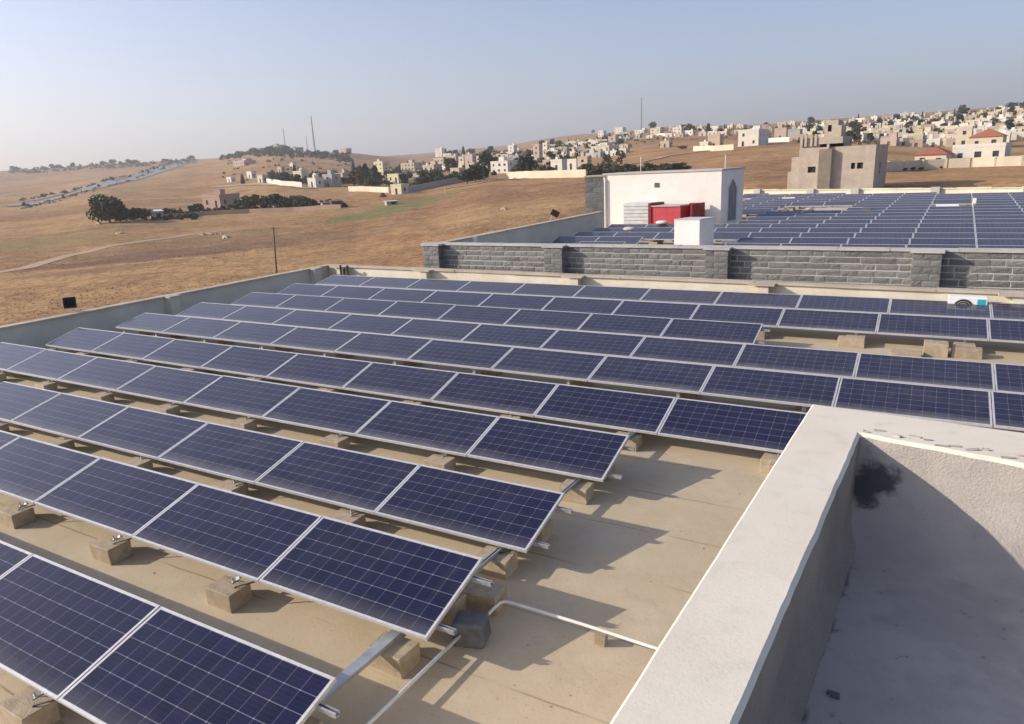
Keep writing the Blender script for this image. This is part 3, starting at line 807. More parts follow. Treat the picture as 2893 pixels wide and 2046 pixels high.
for eo, ei, N, inn, flip in ((eo1, ei1, N1, inner1, False), (eo2, ei2, N2, inner2, True)):
    for i in range(N):
        A, B_, C_, D_ = eo[i], eo[i+1], ei[i+1], ei[i]
        A2, B2 = chamf(A, D_, 0.035), chamf(B_, C_, 0.035); C2, D2 = chamf(C_, B_, 0.05), chamf(D_, A, 0.05)
        q = lambda a, b, c, d, mb: (mb.quad(a, b, c, d) if not flip else mb.quad(d, c, b, a))
        q(L3(A2, ZT), L3(B2, ZT), L3(C2, ZT), L3(D2, ZT), top)
        q(L3(A, ZT-bz), L3(B_, ZT-bz), L3(B2, ZT), L3(A2, ZT), top)
        q(L3(D2, ZT), L3(C2, ZT), L3(C_, ZT-0.018), L3(D_, ZT-0.018), top)
        q(L3(A, ZB), L3(B_, ZB), L3(B_, ZT-bz), L3(A, ZT-bz), outer)
        # inner face bellies out a little towards the floor (coved render)
        prof = [(0.0, ZT-0.018), (0.01, ZT-0.08), (0.03, ZT-0.16), (0.07, FLOOR_Z+0.20), (0.13, FLOOR_Z+0.125), (0.22, FLOOR_Z+0.065), (0.34, FLOOR_Z+0.025), (0.50, FLOOR_Z-0.002)] if flip else [(0.0, ZT-0.018), (0.006, ZT-0.1), (0.0, ZT-0.25), (0.006, FLOOR_Z+0.09), (0.02, FLOOR_Z+0.045), (0.042, FLOOR_Z+0.02), (0.075, FLOOR_Z+0.004)]
        dirx = (ei[min(i+1, N)][0]-ei[i][0], ei[min(i+1, N)][1]-ei[i][1]); l = math.hypot(*dirx)
        nx, ny = (-dirx[1]/l, dirx[0]/l)
        if not flip: pass
        else: nx, ny = -nx, -ny
        nx, ny = ((1.0, -0.04) if not flip else (-0.19, -0.98))
        for (o0, z0_), (o1, z1_) in zip(prof, prof[1:]):
            q((D_[0]-oc[0]+nx*o0, D_[1]-oc[1]+ny*o0, z0_-Z0), (C_[0]-oc[0]+nx*o0, C_[1]-oc[1]+ny*o0, z0_-Z0),
              (C_[0]-oc[0]+nx*o1, C_[1]-oc[1]+ny*o1, z1_-Z0), (D_[0]-oc[0]+nx*o1, D_[1]-oc[1]+ny*o1, z1_-Z0), inn)
top.build("coping_top", M['white_plaster'], wp)
outer.build("outer_face", M['white_plaster'], wp)
def worldmat(o): return o
for mbx, imat in ((inner1, M['inner_shaded']), (inner2, M['inner_plaster'])):
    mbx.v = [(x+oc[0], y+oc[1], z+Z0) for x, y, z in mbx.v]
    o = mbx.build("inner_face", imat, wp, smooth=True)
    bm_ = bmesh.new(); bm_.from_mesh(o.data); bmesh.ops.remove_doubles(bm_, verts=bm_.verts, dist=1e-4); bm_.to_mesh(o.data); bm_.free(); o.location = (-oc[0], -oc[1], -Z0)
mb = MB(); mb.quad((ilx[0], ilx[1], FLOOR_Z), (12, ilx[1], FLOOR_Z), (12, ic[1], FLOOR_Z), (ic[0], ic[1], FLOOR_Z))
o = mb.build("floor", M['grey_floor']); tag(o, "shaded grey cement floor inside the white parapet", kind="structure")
for i, (x, y, s) in enumerate(((3.397, 0.264, 0.014), (3.373, 0.275, 0.008), (3.46, 0.05, 0.007))):
    mb = MB(); mb.jbox(-s, s, -s*0.6, s*0.6, 0, s, s*0.3); o = mb.build("stone_chip", M['shadeblock_chip'], None, (x, y, FLOOR_Z+0.002), rot=(0, 0, i*1.3))
    tag(o, ["larger dark chip lying on the shaded floor", "small dark chip touching the larger one on the shaded floor", "tiny dark chip nearer the camera on the shaded floor"][i], "chip")

for k in range(12):
    x = 3.36+0.07*k+rnd.uniform(-0.02, 0.02); y = 1.93-(x-3.32)*0.19+rnd.uniform(0.015, 0.09)
    sx_ = rnd.uniform(0.012, 0.035); mb = MB(); mb.jbox(-sx_, sx_, -0.007, 0.007, 0, rnd.uniform(0.003, 0.009), 0.004)
    o = mb.build("plaster_flake", M['inner_plaster'], wp, (x-oc[0], y-oc[1], ZT-Z0+0.001), rot=(0, 0, rnd.uniform(-0.7, 0.3)))
mb = MB(); q9 = random.Random(4)
for k in range(240):
    x, y = q9.uniform(-6, 2.7), q9.uniform(-1, 9)
    sz = q9.uniform(0.003, 0.008); mb.jbox(x-sz, x+sz, y-sz, y+sz, Z0, Z0+sz, sz*0.4)
o = mb.build("grit", M['block']); tag(o, "loose grit scattered over the near roof deck", kind="stuff")
for ri, s_list in ((1, (1, 2, 3)), (0, (1,)), (2, (0, 1, 2))):
    xo, yo, zo, t = ROWS[ri]
    for s_i in s_list:
        x = xo-s_i*LP-0.30; y = yo+0.02
        pts = [(x+0.25, y+0.10, zo-0.06), (x+0.10, y+0.03, Z0+0.24), (x-0.02, y-0.06, Z0+0.215), (x-0.12, y-0.10, Z0+0.10), (x-0.22, y-0.05, Z0+0.02), (x-0.30, y+0.05, Z0+0.012)]
        mb = MB(); mb.tube(pts, 0.009, 6); o = mb.build("cable", M['black'], smooth=True)
        tag(o, f"black cable drooping over the block under the {ROWNAME[ri]} row, {nth(s_i+1)} joint from the right", "cable", "cables drooping by the ballast blocks")

# ------------------------------------------------------------------ second building: basalt parapet and roof
SW = empty("stone_wall", (-4, 19.6, 0.0)); tag(SW, "grey rough stone parapet of the second building with pilasters", "wall")
WY = 19.6; WX0, WX1 = -12.9, 10.0; ST = 1.20; SBOT = -0.06
mb = MB(); mb.box(WX0+0.02+4, WX1+4, 0.014, 0.30, -1.5, ST); mb.build("wall_core", M['mortar'], SW)
PIL = [(-12.65, -11.95), (-7.60, -6.92), (-2.15, -1.47), (3.30, 3.98), (8.9, 9.6)]
PD = 0.34
BT = []
for _ in range(8):
    mb = MB()
    j = 0.035
    # rock faced stone: bulging front, 5x3 front grid
    nx_, nz_ = 4, 3
    gv = {}
    for a_ in range(nx_+1):
        for c_ in range(nz_+1):
            ed = a_ in (0, nx_) or c_ in (0, nz_)
            yv = 0.0 if ed else -rnd.uniform(0.003, 0.014)
            gv[a_, c_] = (a_/nx_, yv, c_/nz_)
    for a_ in range(nx_):
        for c_ in range(nz_):
            mb.quad(gv[a_, c_], gv[a_+1, c_], gv[a_+1, c_+1], gv[a_, c_+1])
    mb.quad((0, 0, 1), (1, 0, 1), (1, 0.06, 1), (0, 0.06, 1)); mb.quad((0, 0.06, 0), (1, 0.06, 0), (1, 0, 0), (0, 0, 0))
    mb.quad((0, 0.06, 0), (0, 0, 0), (0, 0, 1), (0, 0.06, 1)); mb.quad((1, 0, 0), (1, 0.06, 0), (1, 0.06, 1), (1, 0, 1))
    BT.append(mb.mesh("stone", M['stone_a']))
nstone = 0
def stone(x, y, z, w, h, rz=0.0, parent=SW):
    global nstone
    o = link("stone", rnd.choice(BT), parent, (x, y, z), (0, 0, rz), (w, 1, h)); nstone += 1
H = (ST-SBOT)/7
for c_ in range(7):
    z = SBOT + c_*H
    segs = []
    cur = WX0
    for p0, p1 in PIL: segs.append((cur, p0)); cur = p1
    segs.append((cur, WX1))
    for s0, s1 in segs:
        x = s0
        if s1-s0 < 0.15: continue
        first = True
        while x < s1-0.02:
            w = rnd.uniform(0.26, 0.62)
            if first and c_ % 2: w *= 0.6
            first = False
            if s1-(x+w) < 0.2: w = s1-x
            stone(x+4+0.014, rnd.uniform(-0.010, 0.006), z+0.016, w-0.032, H-0.032)
            x += w
for p0, p1 in PIL:
    mb = MB(); mb.box(p0+4+0.03, p1+4-0.03, -PD+0.03, 0.029, -1.5, ST); mb.build("pilaster_core", M['mortar'], SW)
    for c_ in range(7):
        z = SBOT+c_*H; pw = p1-p0
        cut = pw*(0.62 if c_ % 2 else 0.38)
        stone(p0+4+0.004, -PD, z+0.011, cut-0.014, H-0.022); stone(p0+4+cut+0.004, -PD, z+0.011, pw-cut-0.008, H-0.022)
        stone(p1+4, -PD+0.004, z+0.011, PD-0.02, H-0.022, rz=math.pi/2)
# coping
x = WX0-0.05
while x < WX1:
    x2 = x+rnd.choice([1.3, 1.6, 1.9]); mb = MB(); dz = rnd.uniform(-0.006, 0.008)
    mb.box(x+4+0.004, x2+4-0.004, -0.05+rnd.uniform(-0.008, 0.008), 0.36, ST+0.002, ST+0.062+dz); mb.build("coping_stone", M['coping2'], SW); x = x2
for p0, p1 in PIL:
    mb = MB(); mb.box(p0+4-0.05, p1+4+0.05, -PD-0.05, -0.065, ST+0.004, ST+0.066); mb.build("coping_stone", M['coping2'], SW)

Z2 = 0.0
# far edge line of the second roof
ga, gb_ = (-14.5, 66.0), (14.0, 56.8)
mb = MB(); mb.quad((-12.6, WY+0.3, Z2), (14, WY+0.3, Z2), (14, 57, Z2), (-14.5, 66.5, Z2))
o = mb.build("roof_deck", M['roof']); tag(o, "sandy deck of the second flat roof behind the stone parapet", kind="structure")
mb = MB(); mb.hexa([(-12.6, WY+0.31, GZ-2), (14, WY+0.31, GZ-2), (14, 57, GZ-2), (-14.5, 66.4, GZ-2), (-12.6, WY+0.31, Z2-0.05), (14, WY+0.31, Z2-0.05), (14, 57, Z2-0.05), (-14.5, 66.4, Z2-0.05)])
o = mb.build("building_wall", M['blockwork']); tag(o, "wall block of the second building below its roof", "building")
# left parapet of roof two
wl2 = empty("parapet_wall", (-12.4, 20, 0)); tag(wl2, "grey parapet along the left edge of the second roof", "wall")
pa, pb = (-12.30, WY+0.31), (-12.05, 35.2)
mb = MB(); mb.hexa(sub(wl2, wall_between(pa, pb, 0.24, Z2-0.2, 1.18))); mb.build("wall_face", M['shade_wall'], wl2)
for i in range(7):
    t0, t1 = i/7, (i+1)/7
    p_ = (pa[0]+(pb[0]-pa[0])*t0+0.05, pa[1]+(pb[1]-pa[1])*t0+0.005); q_ = (pa[0]+(pb[0]-pa[0])*t1+0.05, pa[1]+(pb[1]-pa[1])*t1-0.005)
    mb = MB(); mb.hexa(sub(wl2, wall_between(p_, q_, 0.36, 1.182, 1.235+rnd.uniform(-.005, .005)))); mb.build("coping_stone", M['coping'], wl2)
# its far parapet
wf2 = empty("parapet_wall", (0, 60, 0)); tag(wf2, "low white parapet along the far edge of the second roof", "wall")
mb = MB(); mb.hexa(sub(wf2, wall_between(gb_, ga, -0.25, Z2-0.2, 0.74))); mb.build("wall_face", M['cream_wall'], wf2)
def gy(x): return ga[1]+(gb_[1]-ga[1])*(x-ga[0])/(gb_[0]-ga[0])
for i in range(12):
    x0 = -12+i*2.15; x1 = x0+2.13
    mb = MB(); mb.hexa(sub(wf2, wall_between((x1, gy(x1)-0.08), (x0, gy(x0)-0.08), -0.42, 0.742, 0.82+rnd.uniform(-.02, .02)))); mb.build("coping_stone", M['cream_wall'], wf2)
for x in (-9.6, -5.05, -1.6, 3.9, 9.3):
    mb = MB(); lx, ly = x, gy(x)-60; mb.box(lx-0.28, lx+0.28, ly-0.42, ly-0.05, 0.0, 0.90); mb.build("pilaster", M['shade_wall'], wf2)

# panels of roof two
t2 = 0.235
row2 = 0
y = 21.6
n2 = 0
PROWS = []
while y < 65:
    off = 0.93 + (y-26.2)*0.032
    panels = []
    for k in range(-9, 6):
        x0 = off + k*LP
        xc, yc = x0+LP/2, y+0.5
        if x0 < -11.6 or x0 > 5.6 + (yc-20)*0.10: continue
        if gy(xc)-yc < 1.2: continue
        # leave out what stands hidden behind the wall, where the plant room, tanks and service bays stand
        if -14 < xc < -5.0 and 34.4 < yc < 43.4: continue
        if xc < -9.5 and yc > 43: continue
        if -6.6 < xc < -2.6 and 24.4 < yc < 29.8: continue
        if -5.2 < xc < 0.0 and 43.0 < yc < 48.5: continue
        if 3.8 < xc < 6.0 and 46.2 < yc < 48.6: continue
        if yc < 23.2 and xc < -2: continue
        if xc < -11.0: continue
        panels.append(x0)
    if panels: PROWS.append((y, sorted(panels, reverse=True)))
    y += 2.03
for i, (y, xs) in enumerate(PROWS):
    for j, x0 in enumerate(xs):
        panel((x0+0.007, y, 0.335+rnd.uniform(-0.004, 0.004)), t2+rnd.uniform(-0.006, 0.006),
              f"distant solar panel {nth(j+1)} from the right in the {nth(i+1)} row behind the stone parapet", f"solar panels of the {nth(i+1)} row on the second roof")
        n2 += 1
    # rail pair per row
    runs = []
    for x0 in sorted(xs):
        if runs and abs(runs[-1][1]-x0) < 0.1: runs[-1][1] = x0+LP
        else: runs.append([x0, x0+LP])
    for ru in runs:
        mb = MB()
        for q in (0.2, 0.8): mb.box(ru[0]-0.1, ru[1]+0.1, y+q*0.96-0.02, y+q*0.96+0.02, 0.27+q*0.23-0.005, 0.31+q*0.23-0.02)
        for k in range(int((ru[1]-ru[0])/LP+0.5)+1):
            for q in (0.12, 0.82): mb.box(ru[0]+k*LP-0.2, ru[0]+k*LP+0.2, y+q*0.96-0.13, y+q*0.96+0.13, Z2, 0.2)
        o = mb.build("panel_support", M['block']); tag(o, f"rails and ballast carrying the {nth(i+1)} solar row on the second roof" + ("" if ru is runs[0] else ", right-hand stretch" if ru is runs[-1] else ", middle stretch"), "panel support", "supports of the second roof solar rows")
print("roof2 panels", n2, "stones", nstone)

# white plant room on roof two
P_ = lambda x, y: (x, y)
bl = Vector((-13.45, 38.75)); br = Vector((-6.45, 38.6)); rr_ = Vector((-5.78, 41.0))
dx = (br-bl).normalized(); dep = (rr_-br)
HR = 3.10
pr = empty("plant_room", (bl.x, bl.y, Z2)); tag(pr, "white flat-roofed plant room on the second roof with grey shaded side", "building")
ang = math.atan2(dx.y, dx.x)
Lb = (br-bl).length
back = bl+dep
def F3(p, z): return (p.x-bl.x, p.y-bl.y, z)
mb = MB(); mb.hexa([F3(bl, 0), F3(br, 0), F3(rr_, 0), F3(back, 0), F3(bl, HR), F3(br, HR), F3(rr_, HR), F3(back, HR)]); mb.build("wall", M['white_paint'], pr)
mb = MB(); e = 0.06
def off2(p, a, b): return p + dx*a + dep.normalized()*b
c1_, c2_, c3_, c4_ = off2(bl, -e, -e), off2(br, e, -e), off2(rr_, e, e), off2(back, -e, e)
mb.hexa([F3(c1_, HR+.002), F3(c2_, HR+.002), F3(c3_, HR+.002), F3(c4_, HR+.002), F3(c1_, HR+.09), F3(c2_, HR+.09), F3(c3_, HR+.09), F3(c4_, HR+.09)])
mb.build("roof", M['coping2'], pr)
# small vent on the front
p0 = bl+dx*3.35
mb = MB(); s = 0.14
f0 = off2(bl, 3.3-s, -0.03); f1 = off2(bl, 3.3+s, -0.03); f2 = off2(bl, 3.3+s, 0.01); f3 = off2(bl, 3.3-s, 0.01)
mb.hexa([F3(f0, 2.3), F3(f1, 2.3), F3(f2, 2.3), F3(f3, 2.3), F3(f0, 2.55), F3(f1, 2.55), F3(f2, 2.55), F3(f3, 2.55)]); mb.build("vent", M['steel_dark'], pr)
# tall pointed window in the shaded end
dn = Vector((dep.y, -dep.x)).normalized()
dl = dep.length
def E3(t, z, o): q = br+dep*t+dn*o; return F3(q, z)
wv = [E3(0.30, 0.3, 0.012), E3(0.68, 0.3, 0.012), E3(0.68, 2.1, 0.012), E3(0.60, 2.35, 0.012), E3(0.49, 2.62, 0.012), E3(0.38, 2.35, 0.012), E3(0.30, 2.1, 0.012)]
mb = MB(); mb.v = wv; mb.f = [tuple(range(len(wv)))]; mb.m = [0]; w_ = mb.build("window", M['frosted'], pr)
mb = MB()
for a_, b_ in zip(wv, wv[1:]+wv[:1]): mb.bar(a_, b_, 0.05, 0.05)
mb.build("window_frame", M['grey_paint'], w_)
# masts on its roof
for k, (t_, hgt) in enumerate(((1.55, 0.85), (6.55, 0.75))):
    q = bl+dx*t_+dep*0.5
    mb = MB(); mb.tube([(0, 0, 0), (0, 0, hgt)], 0.022, 6); o = mb.build("antenna_mast", M['pvc'], None, (q.x, q.y, HR+0.09))
    tag(o, ["thin white mast near the left end of the plant room roof", "thin white mast near the right end of the plant room roof"][k], "mast")
# drain pipe at the left corner
mb = MB(); q = off2(bl, 0.12, -0.08); mb.tube([(q.x, q.y, Z2), (q.x, q.y, 2.8), (q.x-0.12, q.y+0.1, 3.02)], 0.07, 8); o = mb.build("downpipe", M['pvc'], None)
tag(o, "pale downpipe on the left corner of the white plant room", "pipe")
# basalt wing to the left of it
bw = empty("stone_pier", (-14.55, 38.4, -1.0)); tag(bw, "dark stone-clad pier left of the white plant room", "wall")
mb = MB(); mb.hexa([(0.02, 0.03, -6), (1.16, 0.33, -6), (0.7, 2.0, -6), (-0.5, 1.7, -6), (0.02, 0.03, 4.0), (1.16, 0.33, 4.0), (0.7, 2.0, 4.0), (-0.5, 1.7, 4.0)]); mb.build("wall_core", M['mortar'], bw)
ra = math.atan2(0.30, 1.14)
for c_ in range(12):
    z = 0.42+c_*0.30
    cut = 0.5 if c_ % 2 else 0.78
    for s0, s1 in ((0, cut), (cut, 1.18)):
        stone(math.cos(ra)*(s0+0.01), math.sin(ra)*(s0+0.01), z, s1-s0-0.02, 0.28, rz=ra, parent=bw)
mb = MB(); mb.hexa([(-0.05, -0.05, 4.002), (1.22, 0.28, 4.002), (0.8, 2.05, 4.002), (-0.55, 1.8, 4.002), (-0.05, -0.05, 4.08), (1.22, 0.28, 4.08), (0.8, 2.05, 4.08), (-0.55, 1.8, 4.08)])
mb.build("coping_stone", M['coping'], bw)

# red box and corrugated box in front of the plant room
def along(t, d_): return off2(bl, t, -d_)
def boxat(t0, t1, d0, d1, z0, z1, mb, m=0, org=bl):
    c = [along(t0, d1), along(t1, d1), along(t1, d0), along(t0, d0)]
    mb.hexa([F3(p, z0) for p in c]+[F3(p, z1) for p in c], m)
cb = empty("metal_cabinet", (bl.x, bl.y, Z2)); tag(cb, "silver corrugated metal box against the white plant room", "cabinet")
mb = MB(); boxat(1.95, 3.55, 0.10, 1.1, 0.0, 1.50, mb); mb.build("casing", M['corrug'], cb)
for k in range(7):
    mb = MB(); boxat(1.94, 3.56, 1.102, 1.14, 0.12+k*0.2, 0.22+k*0.2, mb); mb.build("rib", M['corrug'], cb)
rb = empty("red_container", (bl.x, bl.y, Z2)); tag(rb, "bright red open-ended metal box in front of the plant room", "container")
mb = MB(); boxat(3.90, 5.55, 0.30, 1.5, 0.25, 1.30, mb); mb.build("body", M['red_paint'], rb)
mb = MB(); boxat(3.72, 3.895, 0.26, 1.56, 0.1, 1.5, mb); mb.build("end_panel", M['red_dark'], rb)
mb = MB(); boxat(5.555, 6.15, 0.45, 0.60, 0.2, 1.42, mb); boxat(6.10, 6.22, 0.2, 1.5, 0.2, 1.42, mb); mb.build("door", M['red_dark'], rb)
mb = MB(); boxat(3.9, 5.55, 0.25, 1.56, 1.302, 1.36, mb); mb.build("lid", M['coping2'], rb)
# white cube tank
wt = empty("water_tank", (-5.35, 27.4, Z2)); tag(wt, "white cube-shaped tank cover standing behind the stone parapet", "tank")
dd = Vector((1.10, -0.06)); ee = Vector((0.32, 1.05)); ww = Vector((-0.28, 0.03))
c = [ww, ww+dd, ww+dd+ee, ww+ee]
mb = MB(); mb.hexa([(p.x, p.y, 0.12) for p in c]+[(p.x, p.y, 1.40) for p in c]); h = mb.build("casing", M['tank_white'], wt); bevel(h, 0.02, 2)
mb = MB(); c = [Vector(p)*1.03-Vector((0.0, 0.02)) for p in c]; mb.hexa([(p.x, p.y, 1.402) for p in c]+[(p.x, p.y, 1.43) for p in c]); mb.build("lid", M['grey_paint'], wt)
mb = MB(); mb.box(-0.2, 0.75, 0.1, 0.9, 0.0, 0.118); mb.build("base", M['block'], wt)
# service clutter on the second roof
def thing_box(name, label, cat, x0, x1, y0, y1, z0, z1, mat, group=None):
    mb = MB(); mb.box(x0, x1, y0, y1, z0, z1); o = mb.build(name, mat); tag(o, label, cat, group); bevel(o, 0.01, 1); return o
thing_box("cable_tray", "pale cable tray left of the service gap on the second roof", "cable tray", -7.4, -5.9, 25.9, 26.1, 0.22, 0.30, M['pvc'])
thing_box("cable_tray", "long white cable tray right of the white cube tank", "cable tray", -4.0, -1.6, 28.9, 29.1, 0.30, 0.38, M['pvc'])
thing_box("cable_tray", "pale green-grey cable tray nearest the stone parapet right of the tank", "cable tray", -3.9, -2.3, 25.6, 25.85, 0.34, 0.42, M['coping2'])
thing_box("curb", "low cream curb beyond the plant room on the second roof", "curb", -5.0, -2.9, 43.4, 43.7, 0, 0.38, M['cream_wall'])
thing_box("curb", "short cream upstand at the end of the low curb", "curb", -2.9, -2.6, 43.4, 45.4, 0, 0.55, M['cream_wall'])
thing_box("duct", "grey duct lying beyond the curb on the second roof", "duct", -2.5, 0.2, 45.6, 46.1, 0.15, 0.50, M['coping2'])
thing_box("duct", "white duct right of the grey one on the second roof", "duct", -1.4, 0.1, 43.9, 44.15, 0.15, 0.42, M['white_paint'])
thing_box("junction_box", "dark box at the end of the ducts on the second roof", "box", 0.25, 0.75, 44.2, 44.6, 0.1, 0.55, M['steel_dark'])
thing_box("skylight", "long white strip light box among the far solar rows", "light box", 3.95, 5.1, 47.2, 47.5, 0.30, 0.50, M['tank_white'])
thing_box("skylight", "small white box upright beside the long white strip", "light box", 5.75, 5.92, 46.9, 47.1, 0.2, 0.85, M['tank_white'])
thing_box("skylight", "small white box near the far left corner of the second roof", "light box", -6.0, -5.1, 55.2, 55.5, 0.35, 0.62, M['tank_white'])
def sack(x, y, s, label, mat):
    mb = MB()
    nn, mm = 10, 6
    for i in range(mm+1):
        for k in range(nn):
            th = math.pi*i/mm; ph = 2*math.pi*k/nn
            rr2 = 1+0.18*noise.noise(Vector((math.cos(ph)*2+x, math.sin(ph)*2, i*0.7)))
            mb.v.append((math.sin(th)*math.cos(ph)*s*1.5*rr2, math.sin(th)*math.sin(ph)*s*rr2, s*0.45+math.cos(th)*s*0.45*rr2))
    for i in range(mm):
        for k in range(nn): mb.f.append((i*nn+k, (i+1)*nn+k, (i+1)*nn+(k+1) % nn, i*nn+(k+1) % nn)); mb.m.append(0)
    o = mb.build("sack", mat, None, (x, y, 0.55), smooth=True); tag(o, label, "sack"); return o
sack(-9.0, 31.2, 0.24, "pinkish white sack lying on the panels left of the tank", M['coping2'])
sack(-8.5, 34.6, 0.24, "white sack lying on the panels in front of the corrugated box", M['pvc'])
fl2 = empty("floodlight", (-12.35, 29.3, 1.24)); tag(fl2, "small dark floodlight tilted on the left parapet of the second roof", "floodlight")
mb = MB(); mb.box(-0.2, 0.2, -0.05, 0.05, 0.28, 0.56); h = mb.build("housing", M['rust'], fl2, rot=(0.3, 0.5, 0.7)); mb = MB(); mb.bar((0, 0, 0), (0.1, 0, 0.4), 0.03, 0.03); mb.build("bracket", M['galv'], fl2)
thing_box("junction_box", "white box on the left parapet where the stone wall begins", "box", -12.33, -12.15, 22.0, 22.3, 0.9, 1.22, M['white_paint'])
# pale vertical piece at the stone wall end
# ------------------------------------------------------------------ houses
def wall_quads(mb, ax, x0, x1, zb, zt, holes, m_wall, depth, plane, inward):
    """wall in a vertical plane with openings: ax='x' runs along x at y=plane; inward = direction sign of the interior"""
    xs = sorted({x0, x1, *[h[0] for h in holes], *[h[1] for h in holes]}); zs = sorted({zb, zt, *[h[2] for h in holes], *[h[3] for h in holes]})
    def pt(u, z, d=0.0):
        return (u, plane+inward*d, z) if ax == 'x' else (plane+inward*d, u, z)
    for a_, b_ in zip(xs, xs[1:]):
        for c_, d_ in zip(zs, zs[1:]):
            cx, cz = (a_+b_)/2, (c_+d_)/2
            if any(h[0] < cx < h[1] and h[2] < cz < h[3] for h in holes): continue
            mb.quad(pt(a_, c_), pt(b_, c_), pt(b_, d_), pt(a_, d_), m_wall)
    for h in holes:
        A, B, C_, D = pt(h[0], h[2]), pt(h[1], h[2]), pt(h[1], h[3]), pt(h[0], h[3])
        a2, b2, c2, d2 = pt(h[0], h[2], depth), pt(h[1], h[2], depth), pt(h[1], h[3], depth), pt(h[0], h[3], depth)
        for q in ((A, B, b2, a2), (B, C_, c2, b2), (C_, D, d2, c2), (D, A, a2, d2)): mb.quad(*q, m_wall)

